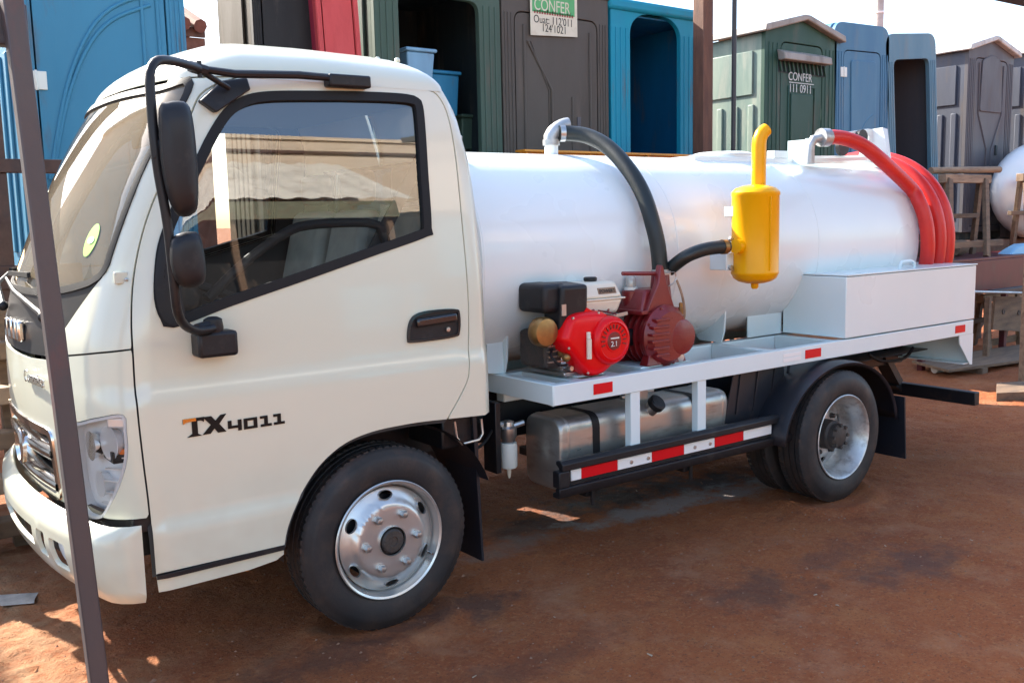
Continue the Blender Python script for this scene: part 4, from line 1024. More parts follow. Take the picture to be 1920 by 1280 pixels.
# --- rear mudguards
for sg in (1,-1):
    Y = (lambda y: y) if sg > 0 else (lambda y: 2*YC-y)
    mb = MB(); vs = []; n = 26; xc,zc_ = 2.80,.36
    rows = (( -.085,-.018),(-.09,.0),(-.05,.010),(.36,.010))
    for k in range(n+1):
        t = math.radians(4+172*k/n); ca,sa = math.cos(t),math.sin(t); ex = abs(ca)**2.2
        for y,dr in rows: 
            r_ = .452+dr+.02*ex; vs.append((xc+r_*ca*1.12,Y(y),zc_+r_*sa*.92))
    m_ = len(rows); mb.add(vs,[(k*m_+i,(k+1)*m_+i,(k+1)*m_+i+1,k*m_+i+1) for k in range(n) for i in range(m_-1)])
    mg = build('rear_mudguard', mb, 'mud_plastic', TR, smooth=50); md = mg.modifiers.new('thick','SOLIDIFY'); md.thickness = .006
    build('mud_flap', MB().prism([(Y(-.12),.145),(Y(.40),.145),(Y(.40),.52),(Y(-.12),.52)], lambda a,b,h: Vector((h+(.52-b)*.08,a,b)), 3.34, 3.352), 'mud_plastic', mg)
    build('flap_front', MB().prism([(2.02,.52),(2.55,.47),(2.50,.80),(2.10,.80)], lambda a,b,h: Vector((a,h,b)), Y(.10), Y(.106)), 'mud_plastic', mg)
    for x in (2.12,2.26,2.40,2.52): build('flap_rib', MB().bar((x+.03,Y(.098),.79),(x-.01,Y(.098),.56),.010,.012,(1,0,0)), 'mud_plastic', mg)
# --- deck frame
DK = build('deck_frame', MB().box(.80,4.33,0,.006,.795,.885).box(.80,4.33,.006,.05,.878,.885).box(.80,4.33,.006,.05,.795,.801), 'frame_white', TR, bevel=.003)
build('end_beam', MB().box(.794,.80,0.0,1.70,.797,.886).box(.80,.85,.05,1.65,.879,.886), 'frame_white', DK, bevel=.003)
build('far_rail', MB().box(.80,4.33,1.694,1.70,.795,.885).box(.80,4.33,1.65,1.694,.878,.885), 'frame_white', DK, bevel=.003)
for y in (.44,1.20): bx('deck_bearer',.852,4.30,y,y+.06,.742,.878,'frame_white',DK,bevel=.006)
for x0,x1 in ((.96,1.02),(1.18,1.25),(1.40,1.46),(1.62,1.68),(2.30,2.36),(2.86,2.92)):
    build('deck_cross', MB().box(x0,x1,.052,.438,.872,.880).box(x0,x0+.007,.052,.438,.80,.872), 'frame_white', DK, bevel=.003)
for x0,x1 in ((.96,1.02),(1.40,1.46),(2.30,2.36),(3.4,3.46)): bx('deck_cross',x0,x1,1.262,1.65,.80,.877,'frame_white',DK)
bx('engine_plate',1.02,1.18,.10,.40,.881,.889,'frame_white',DK,bevel=.002)
bx('pump_plate',1.40,1.74,.08,.42,.881,.889,'frame_white',DK,bevel=.002)
for x in (1.292,1.745):
    build('guard_post', MB().box(x-.03,x+.03,.006,.012,.535,.795).box(x-.03,x-.024,.012,.045,.535,.795).box(x+.024,x+.03,.012,.045,.535,.795), 'frame_white', DK, bevel=.002)
for u,v,wd in ((1131,729,.115),(1525,658,.14),(1801,608,.12)):
    p = pt(u,v,Y=-.002); bx('red_reflector',p.x-wd/2,p.x+wd/2,-.003,-.0005,.838-.022,.838+.026,'red_tape',DK,bevel=.001)
p = pt(1485,668,Y=-.002)
for dz in (0,.024): bx('white_reflector',p.x-.075,p.x+.078,-.003,-.0005,.818+dz,.838+dz,'white_tape',DK,bevel=.001)
build('tail_gusset', MB().prism([(4.16,.795),(4.335,.795),(4.335,.592),(4.31,.592),(4.17,.74)], lambda a,b,h: Vector((a,h,b)), .001, .008), 'frame_white', DK)
build('tail_skirt', MB().prism([(4.33,.60),(4.335,.60),(4.335,.80),(4.33,.80)], lambda a,b,h: Vector((a,h,b)), .008, 1.69).box(4.24,4.33,.010,1.69,.600,.606), 'frame_white', DK)
bx('tail_gutter',3.40,4.32,.30,1.40,.66,.668,'chassis',DK)
URB = build('underrun_bar', MB().box(4.30,4.36,-.045,1.74,.325,.412), 'chassis', TR, bevel=.005)
for y in (.50,1.14): build('underrun_stay', MB().bar((4.05,y,.66),(4.26,y,.42),.05,.10,(0,1,0)).bar((4.24,y,.42),(4.32,y,.37),.05,.06,(0,1,0)), 'chassis', URB)
build('cable', MB().tube(spline([(3.62,.30,.70),(3.78,.30,.64),(4.0,.28,.64),(4.1,.28,.70)],.04,False),.010,8), 'rubber', TR)
# --- tank
TA,TB,TZ = .575,.530,1.405
def tank_pt(x, t, k=1.0, n_=2.15):
    c_,s_ = math.cos(t),math.sin(t); e = 2/n_
    return Vector((x, YC+TA*k*math.copysign(abs(c_)**e,c_), TZ+TB*k*math.copysign(abs(s_)**e,s_)))
TX0,TX1 = .635,4.12; NT = 96
secs = [(TX0-.085,.02),(TX0-.083,.3),(TX0-.072,.6),(TX0-.05,.82),(TX0-.025,.94),(TX0-.006,.99),(TX0,1.0)] + [(TX0+(TX1-TX0)*k/14,1.0) for k in range(1,15)] + [(TX1+.006,.99),(TX1+.03,.94),(TX1+.06,.82),(TX1+.085,.6),(TX1+.098,.3),(TX1+.10,.02)]
vs = []
for x,k in secs: vs += [tank_pt(x,2*math.pi*i/NT,k) for i in range(NT)]
TK = build('tank', MB().add(vs,[(k*NT+i,k*NT+(i+1)%NT,(k+1)*NT+(i+1)%NT,(k+1)*NT+i) for k in range(len(secs)-1) for i in range(NT)]+[tuple(range(NT-1,-1,-1)),tuple((len(secs)-1)*NT+i for i in range(NT))]), 'tank_white', TR, smooth=40)
def tank_ring(name, x, wd, k, m_='tank_white'):
    vs = []
    for xx,kk in ((x-wd/2,.999),(x-wd/3,k),(x+wd/3,k),(x+wd/2,.999)): vs += [tank_pt(xx,2*math.pi*i/NT,kk) for i in range(NT)]
    return build(name, MB().add(vs,[(q*NT+i,q*NT+(i+1)%NT,(q+1)*NT+(i+1)%NT,(q+1)*NT+i) for q in range(3) for i in range(NT)]), m_, TK, smooth=50)
for x in (TX0+.012,1.86,3.05,TX1-.012): tank_ring('weld_seam',x,.012,1.0026)
# saddles and the upright gusset at the front
for y in (.42,1.22):
    for x,wd in ((.84,.012),(2.36,.012),(3.70,.012)):
        build('saddle', MB().prism([(y,.886),(y+.16,.886),(y+.20,.93),(y+.02,1.06),(y-.03,1.10),(y-.02,.95)] if y<1 else [(y+.06,.886),(y-.10,.886),(y-.14,.93),(y+.04,1.06),(y+.09,1.10),(y+.08,.95)], lambda a,b,h: Vector((h,a,b)), x, x+wd), 'frame_white', TK)
build('front_gusset', MB().prism([(pt(u,v,Y=.42).x,pt(u,v,Y=.42).z) for u,v in ((914,700),(945,700),(942,640),(932,600),(918,570),(912,590))], lambda a,b,h: Vector((a,h,b)), .42, .428), 'frame_white', DK)
bx('saddle_plate',2.62,2.93,.444,.452,.886,1.08,'frame_white',DK,bevel=.002)
# fittings on the top
build('breather', MB().lathe([(.022,0),(.022,.05),(.026,.052),(.026,.085),(.02,.09),(.001,.09)],(.72,.58,1.90),'Z',16),'galvanised',TK)
e0 = Vector((1.46,.80,1.925)); EL = build('outlet_stub', MB().cyl(e0,.036,.07,'Z',24), 'tank_white', TK)
pth = [e0+Vector((0,0,.06))+Vector((0,0,.0)), e0+Vector((0,0,.10))] + [e0+Vector((.0,0,.10))+Vector((.045*math.sin(t)*.75,-.045*math.sin(t)*.2,.0))+Vector((.06*(1-math.cos(t)),-.02*(1-math.cos(t)),.06*math.sin(t))) for t in [math.pi/2*k/6 for k in range(1,7)]]
e1 = pth[-1]; EB = build('pipe_elbow', MB().tube(pth,.040,18), 'galvanised', TK, smooth=60)
build('elbow_collar', MB().cyl(e0+Vector((0,0,.055)),.045,.03,'Z',24), 'galvanised', EB)
# big black suction hose from the elbow down to the pump
hp_ = [pt(1046,250,Y=.77),pt(1062,250,Y=.75),pt(1100,255,Y=.66),pt(1140,276,Y=.53),pt(1178,317,Y=.39),pt(1206,365,Y=.29),pt(1224,420,Y=.22),pt(1234,465,Y=.19),pt(1238,512,Y=.18)]
SH = build('suction_hose', MB().tube(spline([tuple(p) for p in hp_],.03,False),.040,20), 'hose_black', TR, smooth=60)
c0 = pt(1054,250,Y=.76); build('hose_clip', MB().tube([c0+Vector((-.012,.006,0)),c0+Vector((.012,-.006,0))],.044,20).bar(c0+Vector((-.0,0,.04)),c0+Vector((.04,-.01,.065)),.02,.006), 'steel', SH)
c1 = pt(1238,511,Y=.18); build('hose_clip', MB().cyl(c1+Vector((0,0,-.018)),.0435,.034,'Z',24).bar(c1+Vector((-.02,-.046,0)),c1+Vector((.02,-.046,0)),.012,.018), 'steel', SH)
# second hose to the yellow separator
h2 = [pt(1254,506,Y=.17),pt(1268,494,Y=.13),pt(1290,479,Y=.08),pt(1320,468,Y=.05),pt(1345,464,Y=.03),pt(1364,462,Y=.02)]
S2 = build('air_hose', MB().tube(spline([tuple(p) for p in h2],.03,False),.033,18), 'hose_black', TR, smooth=60)
c2 = pt(1357,463,Y=.024); build('hose_clip', MB().tube([c2+Vector((-.012,.002,0)),c2+Vector((.012,-.002,0))],.037,18), 'brass', S2)
build('wire_loop', MB().tube(spline([tuple(pt(u,v,Y=.12)) for u,v in ((1250,512),(1264,510),(1268,520),(1262,532),(1254,536))],.02,False),.003,6), 'steel', S2)
# --- yellow oil separator with its stack
yc = pt(1416,430,Y=.0); yx = yc.x; yr = .118; yy = .02
z1 = pt(1416,357,Y=yy).z-.0; z0_ = pt(1416,520,Y=yy).z
yx = pt(1416,440,Y=yy).x
YS = build('oil_separator', MB().lathe([(.001,z0_-.032),(.05,z0_-.028),(.085,z0_-.018),(.108,z0_-.002),(yr-.002,z0_+.016),(yr+.002,z0_+.022),(yr+.002,z0_+.03),(yr,z0_+.034),(yr,z1-.03),(yr+.003,z1-.026),(yr+.003,z1-.010),(yr-.004,z1-.002),(.10,z1+.012),(.06,z1+.024),(.001,z1+.03)],(yx,yy,0),'Z',40), 'yellow', TR, smooth=40)
sx = pt(1423,300,Y=yy).x
st_top = pt(1423,262,Y=yy).z; build('stack', MB().tube([(sx,yy,z1),(sx,yy,st_top-.03),(sx+.003,yy,st_top),(sx+.014,yy-.004,st_top+.028),(sx+.030,yy-.01,st_top+.044),(sx+.040,yy-.012,st_top+.05)],[.036,.036,.036,.035,.034,.033],20), 'yellow', YS, smooth=60)
build('drain_plug', MB().lathe([(.020,0),(.020,-.02),(.013,-.03),(.001,-.03)],(yx,yy,z0_-.028),'Z',12),'yellow',YS)
build('stub', MB().tube([(yx-.08,yy,pt(1362,463,Y=yy).z),(yx-.15,yy,pt(1362,463,Y=yy).z)],.036,16),'yellow',YS)
build('seam', MB().box(yx-.032,yx-.029,yy-.122,yy-.114,z0_+.04,z1-.035),'yellow',YS)
bx('separator_bracket',yx-.16,yx+.04,yy+.05,yy+.06,z0_+.04,z0_+.13,'frame_white',TR)
bx('separator_arm',yx-.14,yx-.09,yy+.055,.20,z0_+.04,z0_+.13,'frame_white',TR)
bx('separator_arm',yx-.10,yx-.05,yy+.055,.14,z1-.13,z1-.08,'frame_white',TR)
for dz in (.055,.20): build('bracket_bolt', MB().lathe([(.014,0),(.014,.012),(.001,.016)],(yx-.135,yy+.048,z0_+dz),(Vector((0,-1,0)),Vector((1,0,0)),Vector((0,0,1))),6),'steel',TR)
# --- petrol engine
EN = root('engine_tmp',(0,0,0),None,None); EN.name = 'engine'; EN.parent = TR; WC['engine'] = Vector((0,0,0))
nY = (Vector((0,-1,0)),Vector((1,0,0)),Vector((0,0,1)))
bx('crankcase',.95,1.24,.13,.34,.905,1.10,'steel',EN,bevel=.03)
bx('foot',.96,1.23,.12,.38,.889,.908,'steel',EN,bevel=.004)
cx,cz_ = 1.105,1.035
ol = spline([(cx-.155,cz_+.135),(cx-.05,cz_+.15),(cx+.06,cz_+.135),(cx+.125,cz_+.06),(cx+.135,cz_-.02),(cx+.10,cz_-.10),(cx+.03,cz_-.145),(cx-.05,cz_-.145),(cx-.12,cz_-.08),(cx-.20,cz_+.02),(cx-.20,cz_+.06)],.02)
mb = MB(); vs=[]; ccx,ccz = cx,cz_-.005
lv = [(.17,1.0),(.10,1.0),(.075,.985),(.055,.94),(.045,.85),(.040,.70)]
for y,k in lv: vs += [Vector((ccx+(a-ccx)*k,y,ccz+(b_-ccz)*k)) for a,b_ in ol]
n = len(ol); mb.add(vs,[(q*n+i,q*n+(i+1)%n,(q+1)*n+(i+1)%n,(q+1)*n+i) for q in range(len(lv)-1) for i in range(n)]+[tuple((len(lv)-1)*n+i for i in range(n))])
build('fan_cover', mb, 'engine_red', EN, smooth=50)
rc0 = Vector((cx+.062,.045,cz_+.010))
build('recoil_housing', MB().lathe([(.112,-.02),(.112,.012),(.104,.026),(.094,.034),(.086,.036),(.080,.030),(.05,.030),(.046,.034),(.042,.034)], rc0, nY, 40), 'engine_red', EN, smooth=40)
build('recoil_centre', MB().lathe([(.043,.02),(.043,.033),(.04,.036),(.001,.037)], rc0, nY, 28), 'pump_red', EN)
for k in range(13):
    t = math.radians(-15+210*k/12); build('vent_slot', MB().bar(rc0+Vector((math.cos(t)*.056,-.031,math.sin(t)*.056)),rc0+Vector((math.cos(t)*.076,-.031,math.sin(t)*.076)),.006,.006,(0,1,0)), 'pump_red', EN)
bx('recoil_badge',rc0.x-.025,rc0.x+.025,.005,.0085,rc0.z+.010,rc0.z+.016,'sticker_white',EN,bevel=0)
text('recoil_badge','2.1',.034,'sticker_white',EN,(rc0.x-.024,.007,rc0.z-.024),(1,0,0),(0,0,1),.001)
build('starter_grip', MB().tube([(cx-.075,.028,cz_-.06),(cx-.075,.028,cz_+.03)],.012,10).tube([(cx-.075,.03,cz_+.03),(cx-.072,.035,cz_+.06)],.010,8), 'cream', EN)
bx('air_filter_box',.835,.975,.10,.30,1.185,1.315,'black_plastic',EN,bevel=.025,seg=3)
build('air_filter_cover', MB().hexa([(.91,.085,1.09),(1.075,.085,1.09),(1.075,.20,1.09),(.91,.20,1.09),(.915,.07,1.305),(1.07,.07,1.305),(1.065,.22,1.315),(.91,.22,1.32)]), 'black_plastic', EN, bevel=.018, seg=3)
for x in (.94,1.04): build('cover_screw', MB().ball((x,.083,1.105),.008), 'steel', EN)
build('shield', MB().prism([(.965,1.09),(1.10,1.10),(1.14,1.16),(1.06,1.20)], lambda a,b,h: Vector((a,h,b)), .075,.09), 'engine_red', EN)
build('fuel_tank', MB().hexa([(1.085,.13,1.155),(1.30,.13,1.155),(1.30,.31,1.155),(1.085,.31,1.155),(1.08,.115,1.225),(1.325,.115,1.225),(1.325,.32,1.225),(1.08,.32,1.225)]), 'cream', EN, bevel=.016, seg=3)
build('tank_flange', MB().box(1.075,1.332,.108,.325,1.222,1.230), 'cream', EN, bevel=.003)
build('tank_top', MB().hexa([(1.08,.115,1.23),(1.325,.115,1.23),(1.325,.32,1.23),(1.08,.32,1.23),(1.105,.145,1.305),(1.30,.145,1.305),(1.30,.30,1.305),(1.105,.30,1.305)]), 'cream', EN, bevel=.016, seg=3)
build('tank_plate', MB().hexa([(1.175,.120,1.250),(1.285,.120,1.250),(1.285,.128,1.250),(1.175,.128,1.250),(1.175,.1305,1.278),(1.285,.1305,1.278),(1.285,.14,1.278),(1.175,.14,1.278)]), 'wood_pale', EN)
text('tank_plate_text','POWERT',.024,'print_black',EN,(1.180,.1195,1.2555),(1,0,0),(0,.35,.94),.0005)
build('filler_cap', MB().lathe([(.028,0),(.032,.004),(.032,.016),(.026,.02),(.001,.02)],(1.21,.22,1.305),'Z',16), 'black_plastic', EN)
mb = MB(); r_ = random.Random(5)
for k in range(16): 
    a = Vector((r_.uniform(1.0,1.32),r_.uniform(.09,.16),r_.uniform(1.12,1.165))); mb.tube([a,a+Vector((r_.uniform(-.07,.07),r_.uniform(-.03,.03),r_.uniform(-.02,.02)))],r_.uniform(.004,.010),6)
build('linkage', mb, 'pump_red', EN)
build('carburettor', MB().box(1.0,1.30,.14,.32,1.08,1.15), 'steel', EN, bevel=.02)
build('muffler_shield', MB().box(1.24,1.36,.14,.32,1.06,1.15), 'hub_dirt', EN, bevel=.02)
build('exhaust', MB().lathe([(.055,-.03),(.065,-.02),(.068,.02),(.06,.036),(.034,.042),(.001,.043)],(.845,.13,1.105),nY,24), 'brass', EN, smooth=45)
build('oil_filler', MB().tube([(.945,.13,1.00),(.945,.08,.985)],.014,10).ball((.94,.08,.985),.02), 'brass', EN)
build('engine_block', MB().box(.87,.98,.14,.34,.93,1.10), 'hub_dirt', EN, bevel=.02)
mb = MB()
for k in range(6): mb.box(.88,.97,.13,.34,.96+k*.024,.966+k*.024)
build('cooling_fin', mb, 'steel', EN)
build('drain_bolt', MB().tube([(.98,.12,.93),(.98,.09,.93)],.012,8).tube([(1.18,.12,.92),(1.18,.09,.92)],.012,8), 'steel', EN)
for k in range(6):
    a_ = ol[int(k*len(ol)/6)]; build('cover_bolt', MB().lathe([(.007,0),(.007,.006),(.001,.007)],(ccx+(a_[0]-ccx)*.93,.058,ccz+(a_[1]-ccz)*.93),nY,6), 'steel', EN)
build('fuel_line', MB().tube(spline([(1.15,.14,1.16),(1.10,.10,1.15),(1.04,.085,1.155),(1.00,.09,1.13)],.02,False),.005,8), 'rubber', EN)
build('throttle_cable', MB().tube(spline([(1.25,.09,1.145),(1.17,.07,1.165),(1.06,.075,1.17),(.98,.08,1.15)],.02,False),.003,6), 'steel', EN)
build('spark_lead', MB().tube(spline([(.90,.13,1.02),(.86,.09,1.00),(.89,.07,.96),(.95,.09,.95)],.02,False),.006,8), 'rubber', EN)
build('governor_lever', MB().bar((1.20,.10,1.14),(1.32,.085,1.155),.004,.016), 'steel', EN)
build('filter_clip', MB().bar((.905,.066,1.20),(.93,.066,1.20),.006,.05), 'steel', EN)
# --- vacuum pump
PU = root('pump_tmp',(0,0,0),None,None); PU.name = 'pump'; PU.parent = TR; WC['pump'] = Vector((0,0,0))
aX = (Vector((0,-1,0)),Vector((1,0,0)),Vector((0,0,1))); pc = Vector((1.575,.36,1.025))
prof = [(.001,0),(.13,0)]
for k in range(6): x = .01+k*.042; prof += [(.124,x),(.124,x+.014),(.146,x+.018),(.146,x+.028),(.124,x+.032)]
prof += [(.124,.262),(.001,.262)]
build('casing', MB().lathe(prof,pc,aX,40), 'pump_red', PU, smooth=30)
build('end_cover', MB().lathe([(.148,.255),(.150,.262),(.150,.276),(.142,.282),(.128,.300),(.118,.312),(.001,.316)],pc,aX,44), 'pump_red', PU, smooth=30)
ec = pc+Vector((.080,-.295,-.01)); build('bearing_cover', MB().lathe([(.088,-.03),(.088,.010),(.084,.018),(.076,.021),(.001,.022)],ec,aX,36), 'pump_red', PU, smooth=35)
for k in range(6): 
    z_ = pc.z+.085-k*.034; hx = math.sqrt(max(0,.138**2-(z_-pc.z)**2)); build('rib', MB().box(pc.x-hx,pc.x-.02,pc.y-.322,pc.y-.285,z_-.007,z_+.007), 'pump_red', PU, bevel=.003)
for k in range(8):
    t = 2*math.pi*k/8+.3; build('cover_bolt', MB().lathe([(.009,0),(.009,.008),(.001,.009)],pc+Vector((math.cos(t)*.139,-.280,math.sin(t)*.139)),aX,6), 'pump_red', PU)
for x in (1.475,1.645):
    for y in (.10,.31): build('foot', MB().hexa([(x-.04,y-.03,.889),(x+.06,y-.03,.889),(x+.06,y+.03,.889),(x-.04,y+.03,.889),(x-.015,y-.02,.95),(x+.04,y-.02,.95),(x+.04,y+.02,.95),(x-.015,y+.02,.95)]), 'pump_red', PU, bevel=.005)
build('valve_body', MB().hexa([(1.44,.12,1.13),(1.67,.12,1.13),(1.67,.30,1.13),(1.44,.30,1.13),(1.49,.14,1.25),(1.66,.14,1.25),(1.66,.28,1.25),(1.49,.28,1.25)]), 'pump_red', PU, bevel=.012)
build('flange', MB().box(1.43,1.69,.10,.32,1.135,1.155), 'pump_red', PU, bevel=.004)
pn = pt(1238,530,Y=.18); build('inlet_neck', MB().lathe([(.056,1.20),(.050,1.25),(.046,1.29),(.043,1.335)],(pn.x,.18,0),'Z',24), 'pump_red', PU)
build('valve_web', MB().prism([(1.46,1.14),(1.66,1.14),(1.60,1.28),(1.575,1.36),(1.565,1.37),(1.555,1.36),(1.54,1.28)], lambda a,b,h: Vector((a,h,b)), .10,.135), 'pump_red', PU, bevel=.006)
build('lever', MB().tube([(1.575,.13,1.325),(1.36,.16,1.335)],.010,10), 'pump_red', PU)
build('cylinder', MB().lathe([(.045,1.13),(.045,1.24),(.03,1.245)],(1.50,.25,0),'Z',20), 'pump_red', PU)
build('gauge_ring', MB().cyl((1.50,.25,1.245),.034,.014,'Z',20), 'sticker_white', PU); build('sight_glass', MB().lathe([(.026,1.26),(.028,1.30),(.02,1.315),(.001,1.318)],(1.50,.25,0),'Z',16), 'bowl_glass', PU)
build('oiler', MB().lathe([(.014,1.12),(.014,1.15),(.010,1.155),(.010,1.175),(.001,1.178)],(1.695,.10,0),'Z',12), 'brass', PU)
build('tube', MB().tube(spline([(1.655,.09,1.29),(1.67,.07,1.22),(1.685,.065,1.14),(1.69,.075,1.10)],.03,False),.006,8), 'wood_pale', PU)
build('coupling', MB().cyl((1.24,.22,1.02),.05,.22,(Vector((1,0,0)),Vector((0,1,0)),Vector((0,0,1))),20), 'chassis', PU)
build('bearing_nut', MB().lathe([(.024,0),(.024,.02),(.001,.022)],pc+Vector((.09,-.27,-.115)),aX,6), 'steel', PU)
# --- tool box
BX = build('tool_box', MB().box(2.925,4.345,.004,.432,.892,1.238), 'frame_white', TR, bevel=.004)
build('lid', MB().box(2.93,4.35,-.002,.436,1.242,1.250), 'frame_white', BX, bevel=.002)
for x in (3.28,4.02): build('hinge', MB().box(x-.07,x+.07,.40,.432,1.251,1.259), 'frame_white', BX, bevel=.002)
build('lid_handle', MB().tube(spline([tuple(p) for p in (pt(1686,508,Y=.10),pt(1689,493,Y=.10),pt(1696,490,Y=.10),pt(1710,489,Y=.10),pt(1714,493,Y=.10),pt(1714,505,Y=.10))],.03,False),.009,10), 'frame_white', BX)
# --- hatch and hose bracket on top of the tank
bx('hatch_plate',2.40,3.50,.66,1.04,1.905,1.938,'tank_white',TK,bevel=.004)
build('hatch', MB().lathe([(.19,1.93),(.19,1.955),(.20,1.957),(.20,1.966),(.15,1.978),(.001,1.98)],(2.85,.85,0),'Z',40), 'tank_white', TK)
bx('hatch_lug',3.12,3.26,.66,.72,1.938,1.985,'frame_white',TK)
mbh = MB(); plate(mbh, [(3.30,1.90),(4.10,1.92),(4.12,2.14),(4.02,2.145),(3.36,2.06)], [[(3.42,1.955),(4.02,1.97),(4.03,2.10),(3.44,2.035)]], lambda a,b,h: Vector((a,h,b)), .60, .612)
HB = build('hose_cradle', mbh, 'frame_white', TK, bevel=.002)
build('cradle_end', MB().hexa([(4.08,.46,1.86),(4.092,.46,1.86),(4.092,.72,1.93),(4.08,.72,1.93),(4.07,.53,2.15),(4.13,.53,2.14),(4.13,.66,2.14),(4.07,.66,2.14)]), 'frame_white', HB)
build('cradle_end', MB().box(3.30,3.312,.54,.70,1.90,2.05), 'frame_white', HB)
for x,z in ((pt(1580,276,Y=.58).x,pt(1580,276,Y=.58).z),(pt(1616,259,Y=.58).x,pt(1616,259,Y=.58).z)): build('port', MB().lathe([(.045,0),(.055,.002),(.055,.03),(.045,.03)],(x,.60,z),nY,24), 'black_plastic', HB)
build('cradle_rail', MB().bar((3.31,.56,1.92),(4.08,.54,1.95),.03,.02), 'frame_white', HB)
build('rear_prong', MB().bar((4.42,.75,1.86),(4.50,.78,2.03),.035,.035), 'frame_white', TR, bevel=.01)
e9 = pt(1540,258,Y=.505); build('outlet_elbow', MB().tube([e9+Vector((-.07,.03,-.16)),e9+Vector((-.07,.03,-.05)),e9+Vector((-.05,.02,-.012)),e9],.028,14), 'galvanised', TK)
# hose tray round the rear of the tank
tray = []
for k,(x) in enumerate((4.09,4.62)): pass
TRAY = build('hose_tray', MB().box(4.05,4.62,.30,1.40,.90,.92), 'frame_white', TR)
build('tank_foot_rail', MB().bar((4.33,.1,.86),(4.33,1.6,.86),.02,.03), 'frame_white', TR)

# ================================================================== RED HOSE, coiled behind the tank
HR = root('drain_hose',(0,0,0),'thick red rubber hose coiled in loops round the rear end of the white tank','hose')
def coil_pt(t, x, k): 
    p = tank_pt(x,t,k); return p
path = [tuple(pt(1546,258,Y=.50)),tuple(pt(1575,258,Y=.48)),tuple(pt(1612,270,Y=.43)),tuple(pt(1650,298,Y=.37))]
for k in range(0,120):
    turns = k/119*2.62
    x = 4.085+.09*min(1,turns*4)+.100*turns
    kk = 1.075+.022*math.sin(turns*5+1)+.03*max(0,turns-1)
    path.append(tuple(tank_pt(x,math.radians(146)+turns*2*math.pi,kk)))
build('hose', MB().tube(spline(path,.05,False),.045,16), 'hose_red', HR, smooth=60)
build('hose_coupling', MB().tube([pt(1538,258,Y=.505),pt(1552,258,Y=.495)],.056,16), 'galvanised', HR)

# ================================================================== PORTABLE TOILETS on a raised staging behind the truck
YB = 3.0; ZB = 1.22
XU = lambda u, v=150, Y=YB: pt(u,v,Y=Y).x
ST = root('staging',(0,0,0),'long rusty steel and timber staging that raises the row of portable toilets','staging')
bx('deck',-2.2,12.5,2.80,4.6,ZB-.07,ZB-.004,'rust_steel',ST)
bx('edge_beam',-2.2,12.5,2.74,2.80,ZB-.16,ZB-.01,'rust_steel',ST)
for k in range(13): bx('leg',-2.1+k*1.19,-2.02+k*1.19,2.76,2.84,-.05,ZB-.16,'rust_steel',ST); bx('leg',-2.1+k*1.19,-2.02+k*1.19,4.48,4.56,-.05,ZB-.075,'rust_steel',ST)
for k in range(12): build('brace', MB().bar((-2.05+k*1.19,2.80,.10),(-2.05+(k+1)*1.19,2.80,ZB-.2),.04,.04), 'rust_steel', ST)

